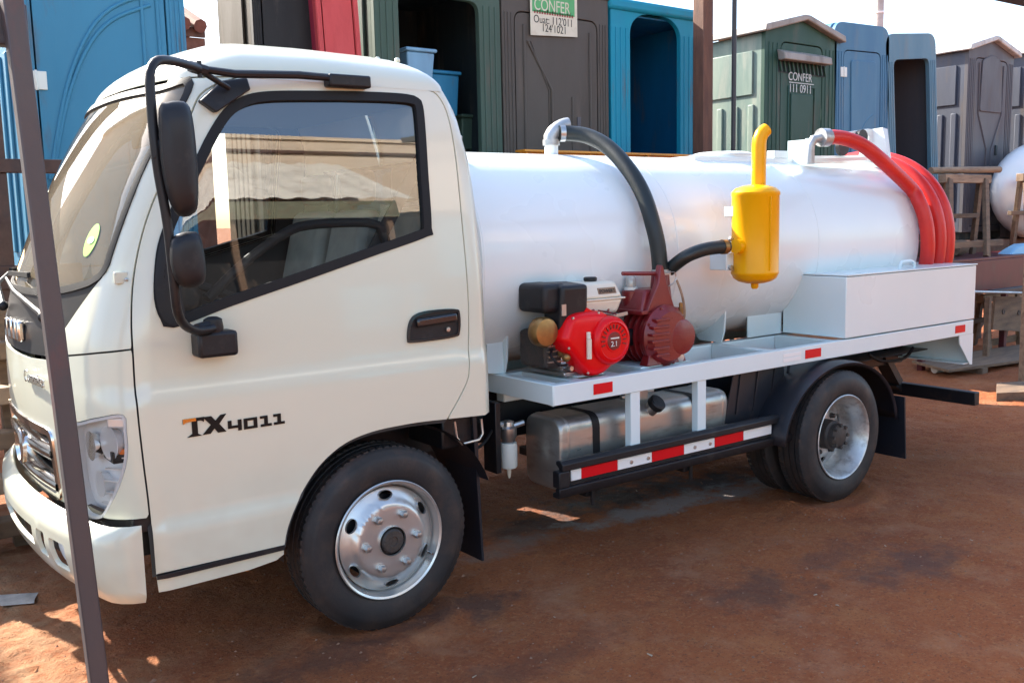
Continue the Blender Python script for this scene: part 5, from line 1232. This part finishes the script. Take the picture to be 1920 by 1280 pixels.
def toilet(x0, x1, ztop, body, label, cat='portable toilet', side_m=None, door='plain', top='flat', door_m=None, y=YB, rz=0.0, lean=0.0, depth=1.1, opening=False, inner=None, roof_m=None, hinge_u=None, latch=True, vent=None, jamb=.13, arch_top=False, zbase=ZB, head=.28):
    w_ = x1-x0; h = ztop-zbase; side_m = side_m or body; door_m = door_m or body; inner = inner or body
    T = root('portable_toilet',((x0+x1)/2,y,zbase),label,cat,'portable toilets in the raised row',rz,(0,lean))
    a = w_/2; hs = h-.21 if top == 'gable' else h-.10
    bx('skid',-a+.04,a-.04,.05,depth-.05,0,.09,'poly_dark',T)
    for s_,nm in ((-1,'side_wall'),(1,'side_wall')):
        mb = MB().box(s_*a-(.03 if s_>0 else 0),s_*a+(.03 if s_<0 else 0),.04,depth,.09,hs)
        wl = build(nm, mb, side_m, T, bevel=.01)
        for k in range(5): 
            yy = .16+k*(depth-.3)/4; build('wall_rib', MB().box(s_*a-.010+(s_*.006),s_*a+.010+(s_*.006),yy-.035,yy+.035,.25,h*.62), side_m, wl, bevel=.008)
        build('wall_panel', MB().box(s_*a-.008+s_*.008,s_*a+.008+s_*.008,.14,depth-.14,h*.66,hs-.16), side_m, wl, bevel=.008)
    build('back_wall', MB().box(-a,a,depth-.03,depth,.09,hs), inner, T, bevel=.01)
    fn = lambda p,q,hh: Vector((p,hh,q))
    dh = h-head; dw = a-jamb
    if top == 'gable': ol = [(-a,.09),(a,.09),(a,h-.20),(0,h-.05),(-a,h-.20)]
    elif top == 'round': ol = rounded([(-a,.09),(a,.09),(a,h),(-a,h)],[0,0,.16,.16],8)
    else: ol = rounded([(-a,.09),(a,.09),(a,h-.02),(-a,h-.02)],[0,0,.05,.05],4)
    if arch_top: ho = rounded([(-dw,.16),(dw,.16),(dw,dh+.02),(dw*.55,dh+.12),(-dw*.55,dh+.12),(-dw,dh+.02)],[.02,.02,.10,.12,.12,.10],5)
    else: ho = rounded([(-dw,.16),(dw,.16),(dw,dh),(-dw,dh)],[.02,.02,.09,.09],5)
    mb = MB(); plate(mb, ol, [ho], fn, 0, .05); fr_ = build('front_frame', mb, body, T, bevel=.006)
    for s_ in (-1,1):
        for k in (0.25,.5,.78): build('jamb_rib', MB().box(s_*(a-jamb*k)-.006,s_*(a-jamb*k)+.006,-.006,.002,.12,dh-.02), body, fr_, bevel=.003)
    if top == 'gable':
        rm = roof_m or body; mb = MB()
        mb.prism([(-a-.07,h-.215),(-a-.055,h-.150),(-.04,h-.004),(.04,h-.004),(a+.055,h-.150),(a+.07,h-.215),(a+.04,h-.215),(0,h-.055),(-a-.04,h-.215)], fn, -.07, depth+.05); rf = build('roof', mb, rm, T, bevel=.012)
    elif top == 'round':
        rm = roof_m or body; mb = MB(); mb.prism(rounded([(-a,h-.25),(a,h-.25),(a,h),(-a,h)],[0,0,.16,.16],8), fn, .05, depth); build('roof', mb, rm, T, bevel=.012)
    else:
        rm = roof_m or body; bx('roof',-a-.03,a+.03,-.03,depth+.03,h-.10,h,rm,T,bevel=.03)
    if vent:
        build('vent_hood', MB().prism([(0,h-.36),(-.10,h-.40),(-.11,h-.47),(-.02,h-.47)], lambda p,q,hh: Vector((hh,p,q)), -a*.70, a*.62), roof_m or body, T, bevel=.01)
        for k in range(12): x = -a*.64+k*(a*1.24)/11; build('vent_slat', MB().bar((x,-.015,h-.47),(x+.03,-.012,h-.57),.016,.018), body, T)
        bx('vent_backing',-a*.68,a*.66,-.004,.002,h-.58,h-.46,'poly_dark',T,bevel=0)
    if not opening:
        dz0,dz1 = .19,dh-.02; dm = inset(ho,.010)
        mb = MB(); plate(mb, dm, [], fn, .004, .035); dr = build('door', mb, door_m, T, bevel=.006)
        def rib(path,r=.012,nm='moulding'): return build(nm, MB().tube([Vector((p,.003,q)) for p,q in path],r,8), door_m, dr, smooth=60)
        if door == 'arch':
            rib(spline([(-dw*.92,h*.30),(-dw*.6,h*.52),(-dw*.25,h*.66),(.15*dw,h*.74),(dw*.75,h*.79)],.06,False)); rib(spline([(-dw*.92,h*.27),(-dw*.6,h*.49),(-dw*.25,h*.63),(.15*dw,h*.71),(dw*.75,h*.76)],.06,False))
            rib([(dw*.86,.3),(dw*.86,h*.80)]); rib([(dw*.62,h*.79),(dw*.62,h*.58),(dw*.30,h*.48),(dw*.30,h*.10)]); rib(spline([(dw*.32,h*.40),(dw*.5,h*.33),(dw*.8,h*.30)],.05,False))
            build('door_field', MB().prism([(dw*.30,h*.12),(dw*.82,h*.12),(dw*.82,h*.52),(dw*.62,h*.57),(dw*.30,h*.46)], fn, -.008,.01), door_m, dr, bevel=.007)
        elif door == 'kink':
            rib([(-dw*.70,h*.78),(-dw*.15,h*.62),(-dw*.15,.25)]); rib([(-dw*.62,h*.78),(-dw*.21,h*.615),(-dw*.21,.25)],.007); rib([(dw*.35,h*.60),(dw*.35,.25)],.008); rib([(dw*.80,dh-.1),(dw*.80,.25)]); rib([(-dw*.78,dh-.1),(-dw*.78,.25)])
            build('number_plate', MB().box(dw*.46,dw*.54,-.006,.003,h*.47,h*.53), 'poly_grey', dr, bevel=.002)
        elif door == 'panel':
            rib(rounded([(-dw*.62,h*.33),(dw*.62,h*.33),(dw*.62,h*.70),(-dw*.62,h*.70),(-dw*.62,h*.33)],.0)); 
            build('door_field', MB().box(-dw*.52,dw*.52,-.010,.01,h*.36,h*.67), door_m, dr, bevel=.008)
            for k in (-.6,-.2,.2,.6): build('moulding', MB().box(dw*k-.03,dw*k+.03,-.008,.006,.25,h*.27), door_m, dr, bevel=.007)
        elif door == 'slot':
            build('door_field', MB().prism(rounded([(-dw*.62,h*.1),(dw*.72,h*.1),(dw*.72,dh-.10),(-dw*.62,dh-.10)],.04), fn, -.010,.008), door_m, dr, bevel=.008)
            rib(spline([(-dw*.6,h*.38),(-dw*.2,h*.50),(dw*.2,h*.57),(dw*.55,h*.60)],.05,False),.018); rib([(dw*.5,h*.1),(dw*.5,h*.34),(dw*.62,h*.42)],.02)
        elif door == 'bottle':
            pa = [(-dw*.75,dh-.06),(-dw*.72,h*.62),(-dw*.15,h*.45),(-dw*.15,.25)]; rib(pa,.014); rib([(-p,q) for p,q in pa],.014)
            build('door_field', MB().prism(rounded([(-dw*.68,h*.63),(dw*.68,h*.63),(dw*.60,dh-.02),(0,dh+.06),(-dw*.60,dh-.02)],.05), fn, -.012,.006), door_m, dr, bevel=.008)
            build('latch', MB().box(dw*.40,dw*.52,-.012,.004,h*.42,h*.47), 'poly_dark', dr, bevel=.004)
        if hinge_u:
            for zz in hinge_u: build('hinge', MB().box(-dw-.055,-dw-.005,-.008,.002,zz-.05,zz+.05).box(-dw+.005,-dw+.055,-.008,.006,zz-.05,zz+.05).cyl((-dw,-.008,zz-.055),.008,.11,'Z',8), 'sticker_white', T, bevel=.003)
    else:
        # inside: seat box, urinal, rear moulding
        for s_ in (-1,1): bx('side_liner',s_*(a-.036)-.003,s_*(a-.036)+.003,.055,depth-.035,.135,h-.13,inner,T,bevel=0)
        bx('floor',-a+.03,a-.03,.05,depth-.03,.09,.13,inner,T)
        bx('seat_box',-a+.04,a-.04,depth-.52,depth-.03,.13,.56,inner,T,bevel=.03)
        build('seat_ring', MB().lathe([(.10,0),(.19,.0),(.20,.015),(.19,.03),(.11,.03)],(0,depth-.28,.562),'Z',24), 'poly_dark', T)
        bx('rear_moulding',-a*.6,a*.6,depth-.05,depth-.029,.75,h*.72,inner,T,bevel=.015)
        bx('paper_holder',a*.12,a*.42,depth-.16,depth-.05,h*.48,h*.60,'poly_dark',T,bevel=.03)
        bx('cross_moulding',-a+.04,a-.04,depth-.09,depth-.029,h*.74,h*.77,inner,T,bevel=.015)
        build('ceiling', MB().box(-a+.03,a-.03,.05,depth-.03,h-.125,h-.11), inner, T)
        for k in (-.5,-.1,.3): build('inner_rib', MB().box(a*k-.03,a*k+.03,depth-.036,depth-.02,.6,h*.40), inner, T, bevel=.008)
    return T

zt_ = lambda u,v,Y=YB: pt(u,v,Y=Y).z
toilet(XU(22,100,2.75),XU(351,100,2.75),3.42,'poly_blue','big sky-blue portable toilet behind the cab, beside the leaning steel post',door='arch',y=2.75,hinge_u=(1.20,.45,1.9),jamb=.11,depth=1.1,top='round')
toilet(XU(475,50),XU(475,50)+.62,3.55,'poly_black','black-fronted portable toilet with a brown side wall, seen above the cab roof',side_m='poly_brown',jamb=.06,depth=.64)
toilet(XU(612,50,2.9),XU(686,50,2.9)+.02,3.48,'poly_red','red portable toilet with a crimson side between the brown and green ones',side_m='poly_crimson',y=2.90,depth=.55,jamb=.04,rz=.0,lean=-.04)
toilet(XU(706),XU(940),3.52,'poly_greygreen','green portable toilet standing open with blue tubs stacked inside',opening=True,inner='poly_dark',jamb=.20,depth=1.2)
toilet(XU(943),XU(1141),3.50,'poly_taupe','grey-brown portable toilet with a paper notice on its door',door='kink',jamb=.12)
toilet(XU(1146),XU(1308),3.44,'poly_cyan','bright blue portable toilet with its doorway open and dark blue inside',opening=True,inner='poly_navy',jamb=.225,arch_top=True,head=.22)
toilet(XU(1434),XU(1568),zt_(1480,25),'poly_green','dark green gabled portable toilet with white lettering on its door',side_m='poly_green_pale',door='panel',top='gable',roof_m='poly_roof',vent=True,jamb=.24)
toilet(XU(1570),XU(1672),zt_(1610,44),'poly_pale','pale blue round-topped portable toilet with closed door beside the green gabled one',door='slot',top='round',hinge_u=(1.85,.6),jamb=.16,lean=-.03)
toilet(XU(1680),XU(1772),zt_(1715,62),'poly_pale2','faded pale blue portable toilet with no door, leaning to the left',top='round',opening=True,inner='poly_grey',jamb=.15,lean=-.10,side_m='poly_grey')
toilet(XU(1815),XU(1900),zt_(1870,70),'poly_grey','grey gabled portable toilet with a pale roof at the right, beside the doorless blue one',side_m='poly_greyblue',door='bottle',top='gable',roof_m='poly_roofpale',jamb=.16,depth=1.0)
toilet(XU(1935),XU(1935)+1.15,zt_(1990,78),'poly_grey','last grey portable toilet cut off by the right edge of the picture',side_m='poly_greyblue',door='bottle',top='gable',roof_m='poly_roofpale',jamb=.16)
# paper notice on the grey-brown toilet
def P3(u,v): return pt(u,v,Y=YB-.02)
nt0 = P3(994,-12); nt1 = P3(1083,68); NW = nt1.x-nt0.x
NT = build('paper_notice', MB().prism([(nt0.x,pt(996,66,Y=2.98).z),(nt1.x,pt(1083,70,Y=2.98).z),(nt1.x,nt0.z+.02),(nt0.x,nt0.z)], lambda a,b,h: Vector((a,h,b)), 2.982, 2.985), 'paper')
tag(NT,'faded paper notice with green heading and black numbers on the grey-brown toilet','notice')
zz = pt(1040,14,Y=2.98).z
bx('heading_band',nt0.x+.02,nt1.x-.03,2.979,2.9815,zz-.055,zz+.13,'print_green',NT,bevel=0)
text('heading','CONFER',.13,'paper',NT,(nt0.x+.035,2.9785,zz-.04),(1,0,0),(0,0,1),.0005,squeeze=.74)
zz = pt(1040,30,Y=2.98).z; mbn = MB()
for k in range(16): mbn.box(nt0.x+.035+k*.026,nt0.x+.051+k*.026,2.979,2.9812,zz,zz+.022+.008*(k%3))
build('small_print', mbn, 'print_red', NT, smooth=0, kind='stuff')
zz = pt(1040,47,Y=2.98).z; text('notice_line','Ouat: 112\'011',.085,'print_black',NT,(nt0.x+.03,2.981,zz),(1,0,0),(0,0,1),.0005,squeeze=.84)
zz = pt(1040,62,Y=2.98).z; text('notice_line','124\'1021',.085,'print_black',NT,(nt0.x+.11,2.981,zz),(1,0,0),(0,0,1),.0005,squeeze=.84)
# lettering on the green door
GT = [o for o in bpy.data.objects if o.name.startswith('portable_toilet') and 'dark green' in o.get('label','')][0]; GL = GT.location
for s_,u,v,sz in (('CONFER',1478,150,.115),('111 0911',1479,172,.115)):
    p = pt(u,v,Y=YB-.012); text('lettering',s_,sz,'print_white',GT,(p.x-GL.x,-.012,p.z-GL.z),(1,0,0),(0,0,1),.001,squeeze=.86)
p = pt(1478,153,Y=YB); bx('letter_rule',p.x-GL.x,p.x-GL.x+.40,-.0125,-.0105,p.z-GL.z-.012,p.z-GL.z-.004,'print_white',GT,bevel=0)
# tubs stacked in the open green toilet
for i,(u0,u1,v0,v1,m_,lb) in enumerate(((765,815,93,145,'tub_blue','pale blue plastic tub on top of the stack inside the green toilet'),(812,861,135,215,'tub_blue2','darker blue plastic tub lower in the stack inside the green toilet'),(868,890,215,280,'poly_greygreen','grey-green plastic bin at the bottom of the green toilet doorway'))):
    Yt = 3.12+.12*i; a0 = pt(u0,v1,Y=Yt); a1 = pt(u1,v0,Y=Yt); x0,x1,zl_,zh = a0.x,a1.x,a0.z,a1.z
    tb = root('plastic_tub',((x0+x1)/2,Yt,ZB+.13),lb,'tub'); w2 = (x1-x0)/2; zz0 = zl_-ZB-.13; zz1 = zh-ZB-.13
    build('tub', MB().hexa([(-w2*.9,0.02,zz0),(w2*.9,0.02,zz0),(w2*.9,.34,zz0),(-w2*.9,.34,zz0),(-w2,0,zz1-.03),(w2,0,zz1-.03),(w2,.36,zz1-.03),(-w2,.36,zz1-.03)]), m_, tb, bevel=.012)
    bx('lid',-w2-.015,w2+.015,-.015,.375,zz1-.028,zz1,m_,tb,bevel=.01)
    bx('stand',-w2*.7,w2*.7,.05,.30,0,zz0-.002,'poly_dark',tb)
# orange beam on the staging, just behind the tank
OB = root('orange_beam',(0,0,0),'orange painted steel beam lying along the staging behind the white tank','beam')
p0 = pt(975,284,Y=2.5); p1 = pt(1310,288,Y=2.5); z_ = p0.z
for nm,za,zb_ in (('top_flange',z_-.005,z_+.012),('web',z_-.10,z_-.005),('bottom_flange',z_-.115,z_-.10)): bx(nm,p0.x,p1.x+.1,2.44 if nm!='web' else 2.495,2.56 if nm!='web' else 2.505,za,zb_,'orange_metal',OB,bevel=.002)
for k in range(4): bx('stiffener',p0.x+.02+k*.62,p0.x+.035+k*.62,2.45,2.495,z_-.10,z_-.006,'orange_metal',OB)
for x in (p0.x+.3,p1.x-.2): bx('prop',x-.04,x+.04,2.46,2.54,-.02,z_-.115,'rust_steel',OB)
# posts
def post(name,u,v0,Y,z0,z1,r,m_,label,cat,sq=True,lean=0):
    p = pt(u,v0,Y=Y)
    o = build(name, MB().box(p.x-r,p.x+r,Y-r,Y+r,z0,z1) if sq else MB().tube([(p.x,Y,z0),(p.x+lean,Y,z1)],r,12), m_, bevel=.006 if sq else 0); return tag(o,label,cat)
post('timber_post',1318,150,2.70,-.05,3.9,.062,'wood_red','brown timber post standing to the right of the bright blue toilet','post')
post('steel_pole',1376,150,2.45,-.05,3.9,.021,'dark_steel','thin dark steel pole in front of the green gabled toilet','pole',False)
post('dark_pole',686,60,3.9,0,4.2,.03,'dark_steel','dark pole in the gap between the red and green toilets','pole',False)
UP = build('utility_pole', MB().tube([(pt(1649,20,Y=16).x,16,-.2),(pt(1649,20,Y=16).x,16,9.5)],[.17,.14],16), 'concrete'); tag(UP,'pale concrete utility pole rising beyond the blue toilets','utility pole')
for z in (6.2,8.2): p=UP; build('band', MB().cyl((pt(1649,20,Y=16).x,16,z),.165,.06,'Z',16), 'white_gel', UP)
# brick building with tiled eaves, glimpsed between the blue and brown toilets
BB = root('brick_building',(0,0,0),'small brick building with broken tiled eaves in the gap beside the blue toilet','building')
pA = pt(346,90,Y=9); pB = pt(386,90,Y=9); bx('wall',pA.x-2.2,pB.x,9,12,0,pt(380,72,Y=9).z,'brick_wall',BB,bevel=.01)
zr = pt(380,48,Y=9).z; 
bx('eave_board',pA.x-2.2,pB.x-.01,8.96,9.0,pt(380,72,Y=9).z,zr-.05,'wood_red',BB)
for k in range(14): build('roof_tile', MB().tube([(pB.x-.10-k*.2,8.86,zr-.04+.01*(k%3)),(pB.x-.10-k*.2,9.8,zr+.35)],.085,8), 'roof_tile', BB)
bx('roof_base',pA.x-2.2,pB.x-.02,9.02,12,zr-.06,zr-.03,'roof_tile',BB)

# ================================================================== LEFT: steel frame with the leaning post
FR = root('leaning_gate',(-1.14,-.2,0),'leaning brown-grey steel tube gate standing in front of the cab','gate')
q0 = Vector((0,0,-.03)); q1 = pt(22,0,Y=-.2)-Vector((-1.14,-.2,0)); q2 = q1+(q1-q0)*.15
build('post', MB().bar(q0,q2,.052,.052,(0,1,0)), 'pole_steel', FR, bevel=.005)
tb_ = pt(12,40,Y=-.2)-Vector((-1.14,-.2,0)); build('top_rail', MB().bar(tb_+Vector((.06,.06,0)),tb_+Vector((-1.6,.06,.01)),.05,.115), 'pole_steel', FR, bevel=.005)
build('far_post', MB().bar(Vector((-1.5,.06,-.03)),Vector((-1.55,.06,2.5)),.05,.05,(0,1,0)), 'pole_steel', FR, bevel=.005)
# rusty rack left of the cab
RK = root('rusty_rack',(0,0,0),'rusty brown steel rack with a cross rail behind the leaning post','rack')
z_ = pt(60,312,Y=2.35).z; bx('cross_rail',-1.6,XU(118,312,2.35),2.32,2.38,z_-.035,z_+.035,'rust_steel',RK)
for x in (pt(14,400,Y=2.35).x-.04,-1.5): bx('upright',x-.05,x+.05,2.33,2.37,-.03,z_-.037,'rust_steel',RK)
bx('upright',-1.1,-.86,2.40,2.44,z_-.36,z_+.9,'rust_steel',RK)
bx('lower_rail',-1.6,-.55,2.32,2.38,1.30,1.42,'rust_steel',RK)
# timber pallet leaning and plank stack at the far left
PL = root('timber_pallet',(0,0,0),'stack of weathered timber planks at the far left behind the bumper','planks')
for k in range(5): 
    z_ = .10+k*.22; bx('plank',-1.27,-.70,1.98,2.10,z_,z_+.085,'wood_pale' if k%2 else 'wood',PL,bevel=.006)
for x in (-1.2,-.98): bx('upright',x-.04,x+.04,2.105,2.18,-.03,1.25,'wood',PL)
bc = pt(-78,920,Y=1.95); mbb = MB(); 
for k in range(3): mbb.ball((bc.x-.05+.03*k,2.0-.12*k+.1,.12+.05*k),.15-.02*k,.14,.13+.03*k,18)
o = build('blue_sack', mbb, 'blue_cloth', smooth=60); tag(o,'dark blue cloth sack on the ground at the left edge','sack')
o = build('steel_plate', MB().hexa([tuple(pt(u,v,Z=.012)) for u,v in ((-60,1122),(66,1112),(64,1130),(-60,1140))]+[tuple(pt(u,v,Z=.016)) for u,v in ((-60,1118),(72,1110),(64,1124),(-60,1134))]), 'galvanised'); 
tag(o,'short strip of bare steel plate lying on sunlit soil in front of the bumper','steel plate')

# ================================================================== RIGHT: work table, trestles, white tank, boards
WT = root('work_table',(0,0,0),'dark wine-red steel work table carrying timber trestles behind the truck','table')
zt0 = 1.085
bx('top',7.15,10.6,1.95,2.62,zt0-.03,zt0,'wine_steel',WT); bx('apron',7.15,10.6,1.95,1.99,zt0-.36,zt0-.031,'wine_steel',WT); bx('apron',7.15,7.19,1.995,2.62,zt0-.36,zt0-.031,'wine_steel',WT)
for x in (7.2,8.85,10.5):
    for y in (2.0,2.57): bx('leg',x-.03,x+.03,y-.03,y+.03,-.03,zt0-.37,'wine_steel',WT)
def trestle(loc, w_, h, label, m_='wood', rz=0.0, spread=.38):
    T = root('trestle',loc,label,'trestle','timber trestles behind the truck',rz)
    build('top_beam', MB().box(-w_/2,w_/2,-.045,.045,h-.09,h), 'wood_pale', T, bevel=.006)
    for x in (-w_/2+.10,w_/2-.10):
        for sx_ in (-1,1):
            build('leg', MB().bar((x+sx_*.03,-.04 if sx_<0 else .05,h-.05),(x+sx_*spread*.75,-.22 if sx_<0 else .24,0),.085,.045,(0,1,0)), m_, T, bevel=.004)
    build('stretcher', MB().bar((-w_/2-.05,-.16,h*.16),(w_/2+.05,-.16,h*.16),.04,.07), m_, T, bevel=.004)
    build('stretcher', MB().bar((-w_/2,.10,h*.50),(w_/2,.10,h*.50),.05,.05), m_, T, bevel=.004)
    return T
tx = pt(1800,325,Y=2.25); trestle((tx.x+.12,2.25,zt0),.95,pt(1830,328,Y=2.25).z-zt0,'timber trestle with splayed legs standing on the wine-red table')
tx2 = pt(1915,325,Y=2.25); trestle((tx2.x+.55,2.3,zt0),.95,pt(1915,325,Y=2.25).z-zt0,'timber trestle at the right edge on the wine-red table')
o = build('round_pole', MB().tube([tuple(pt(1745,320,Y=2.40)),tuple(pt(1874,318,Y=2.22))],.036,12), 'wood_pale'); tag(o,'round timber pole laid across the top of the trestles','pole')
o = build('round_pole', MB().tube([tuple(pt(1762,395,Y=2.45)),tuple(pt(1742,470,Y=2.5))],.035,10), 'wood'); tag(o,'short timber prop standing on the table behind the red hose','pole')
trestle((pt(1870,655,Y=2.2).x+.1,2.25,.02),.9,.62,'grey timber trestle on the ground under the wine-red table')
o = build('holed_board', MB().prism([(pt(1862,555,Y=1.93).x,pt(1862,555,Y=1.93).z),(9.4,pt(1920,560,Y=1.93).z),(9.4,pt(1920,625,Y=1.93).z),(pt(1856,618,Y=1.93).x,pt(1856,618,Y=1.93).z)], lambda a,b,h: Vector((a,h,b)), 1.90,1.93), 'wood'); tag(o,'grey board with bolt holes leaning under the work table','board')
for u,v in ((1882,584),(1911,586)): p = pt(u,v,Y=1.895); build('bolt_hole', MB().lathe([(.03,0),(.03,.008),(.018,.009),(.001,.004)],(p.x,1.90,p.z),nY,14), 'chassis', o)
o = build('steel_bar', MB().tube([tuple(pt(1826,547,Y=1.7)),tuple(pt(1960,550,Y=1.7))],.014,8), 'galvanised'); tag(o,'thin pale steel bar lying under the table edge','bar')
o = bx('plank',pt(1862,545,Y=1.74).x,9.0,1.71,1.80,pt(1880,545,Y=1.74).z-.02,pt(1880,545,Y=1.74).z+.02,'dark_steel'); tag(o,'dark flat bar lying on the pale steel bar','bar')
build('prop', MB().bar((8.0,1.75,-.02),(8.0,1.75,pt(1880,548,Y=1.74).z-.03),.05,.05), 'wood', o)
o = build('board', MB().hexa([(6.9,1.55,.06),(9.3,1.15,.06),(9.3,1.9,.06),(7.2,2.1,.06),(6.9,1.55,.085),(9.3,1.15,.085),(9.3,1.9,.085),(7.2,2.1,.085)]), 'wood'); tag(o,'wide weathered board lying on the ground behind the truck','board')
for x,y in ((7.4,1.65),(8.7,1.6)): build('batten', MB().box(x-.05,x+.05,y-.2,y+.3,-.01,.059), 'wood', o)
o = build('plank_offcut', MB().hexa([tuple(pt(u,v,Z=.0)) for u,v in ((1868,752),(1960,748),(1960,726),(1868,732))]+[tuple(pt(u,v,Z=.0)+Vector((0,0,.07))) for u,v in ((1868,752),(1960,748),(1960,726),(1868,732))]), 'wood'); tag(o,'brown timber offcut on the ground at the right edge','board')
o = post('pale_post',1921,640,1.0,-.02,1.35,.03,'wood_pale','pale timber post at the right edge of the picture','post')
# white tank end
wtc = pt(1952,352,Y=2.66); WTK = root('spare_tank',(wtc.x,2.66,wtc.z),'white round-ended spare tank standing behind the trestles','tank')
o = build('shell', MB().ball((0,0,-.04),1.15,.32,.62,32), 'white_gel', WTK, smooth=50)
bx('stand',-.4,.4,-.04,.3,ZB-wtc.z,-.42,'rust_steel',WTK)
mbb = MB(); pb = pt(1905,474,Y=2.08); mbb.hexa([pb+Vector((-.18,0,-.035)),pb+Vector((.22,-.05,-.035)),pb+Vector((.25,.18,-.035)),pb+Vector((-.1,.2,-.035)),pb+Vector((0.0,.02,.05)),pb+Vector((.20,-.02,.11)),pb+Vector((.18,.12,.10)),pb+Vector((0,.14,.04))])
o = build('plastic_bag', mbb, 'blue_bag', bevel=.02, seg=3); tag(o,'crumpled pale blue plastic bag on the wine-red table','bag')
pbt = pt(1762,690,Z=.04); o = build('plastic_bottle', MB().tube([pbt+Vector((-.10,.0,0)),pbt+Vector((.02,-.02,0)),pbt+Vector((.05,-.025,0)),pbt+Vector((.10,-.03,0))],[.04,.04,.018,.016],14), 'clear_plastic'); tag(o,'crushed clear plastic bottle on the soil behind the truck','bottle')
# clutter standing under and behind the work table
o = bx('storage_bin',8.3,8.9,2.68,2.74,.0,.9,'poly_greyblue'); tag(o,'grey-blue sheet standing in the shade behind the work table','sheet')
o = build('log', MB().tube([(8.35,2.35,zt0+.085),(8.75,2.45,zt0+.09)],.085,12), 'wood'); tag(o,'short cut log lying on the work table behind the trestle','log')
o = bx('red_crate',pt(1765,455,Y=2.55).x-.1,pt(1790,455,Y=2.55).x,2.5,2.58,zt0+.002,zt0+.16,'poly_crimson'); tag(o,'small red crate on the work table behind the trestle','crate')
# awning edge over the yard, top right corner
o = build('awning', MB().hexa([tuple(pt(1858,0,Z=2.9)),tuple(pt(1925,14,Z=2.9)),tuple(pt(2500,-60,Z=2.9)),tuple(pt(2300,-500,Z=2.9))]+[tuple(p+Vector((0,0,.05))) for p in (pt(1858,0,Z=2.9),pt(1925,14,Z=2.9),pt(2500,-60,Z=2.9),pt(2300,-500,Z=2.9))]), 'dark_steel'); tag(o,'dark edge of a metal awning in the upper right corner','awning')

# ================================================================== BEHIND THE PHOTOGRAPHER: what the door glass mirrors
BW = root('yard_building',(0,-12.5,0),'tall beige yard building mirrored in the door window','building')
build('wall', MB().box(1.2,12,-.4,0,-.1,7.6), 'beige_wall', BW); build('coping', MB().box(1.15,12.05,-.45,.06,7.6,7.72), 'beige_wall', BW)
bx('bay_shade_block',1.3,11.9,.02,1.3,-.05,4.9,'poly_black',BW)  # solid black block stands in for the shade under the lean-to
build('string_course', MB().box(1.2,12,.002,.05,7.25,7.32), 'rust_steel', BW)
mbz = MB(); vs=[]; n=56
for k in range(n): x=.6+k*.11; z=.035*math.sin(k*1.6); vs += [(x,.03,7.0+z),(x,2.3,5.1+z)]
mbz.add(vs,[(2*k,2*k+1,2*k+3,2*k+2) for k in range(n-1)]); build('lean_to_roof', mbz, 'zinc_sheet', BW, smooth=60)
bx('fascia',.6,6.3,2.22,2.3,4.5,5.0,'olive_paint',BW); bx('shutter',7.4,9.6,1.36,1.44,2.6,4.6,'poly_cyan',BW)
for k in range(3): bx('roof_prop',.7+k*2.7,.8+k*2.7,2.1,2.18,-.05,4.48,'wood',BW)
bx('bay_sheet',5.4,7.0,1.302,1.32,.2,2.4,'poly_cyan',BW)
CT = root('site_container',(1.8,-11.5,0),'olive and rust coloured container mirrored low in the door window','container')
bx('body',-3.2,-.8,-1.0,.2,0,1.62,'olive_paint',CT,bevel=.02); bx('end_panel',-.79,.4,-1.0,.2,0,1.66,'rust_steel',CT,bevel=.02)
BT = root('portable_toilet',(5.6,-12.5,0),'blue portable toilet mirrored in the rear corner of the door window','portable toilet',rz=0)
bx('body',-.55,.55,-1.1,0,0,2.05,'poly_cyan',BT,bevel=.02); bx('roof',-.6,.6,-1.15,.05,2.05,2.2,'poly_cyan',BT,bevel=.05); bx('door',-.42,.42,.002,.03,.1,1.95,'poly_navy',BT,bevel=.01)
PP = build('timber_post', MB().box(2.5,2.75,-13.1,-12.85,0,2.7), 'wood'); tag(PP,'timber post mirrored in the door window before the beige building','post')

LB = root('beige_shed',(-9,10,0),'beige shed ahead of the truck, mirrored in the windscreen','shed')
build('wall', MB().box(-9,4.6,-2,3,-.1,7.0), 'pale_wall', LB); build('roof', MB().box(-9.3,4.8,-2.3,3.3,7.0,7.15), 'zinc_sheet', LB)
build('annexe', MB().box(4.62,7.6,-1.6,3,-.1,3.6), 'pale_wall', LB)
for k in range(3): bx('window',-7+k*3.6,-5.4+k*3.6,-2.03,-1.99,3.2,4.6,'poly_dark',LB)
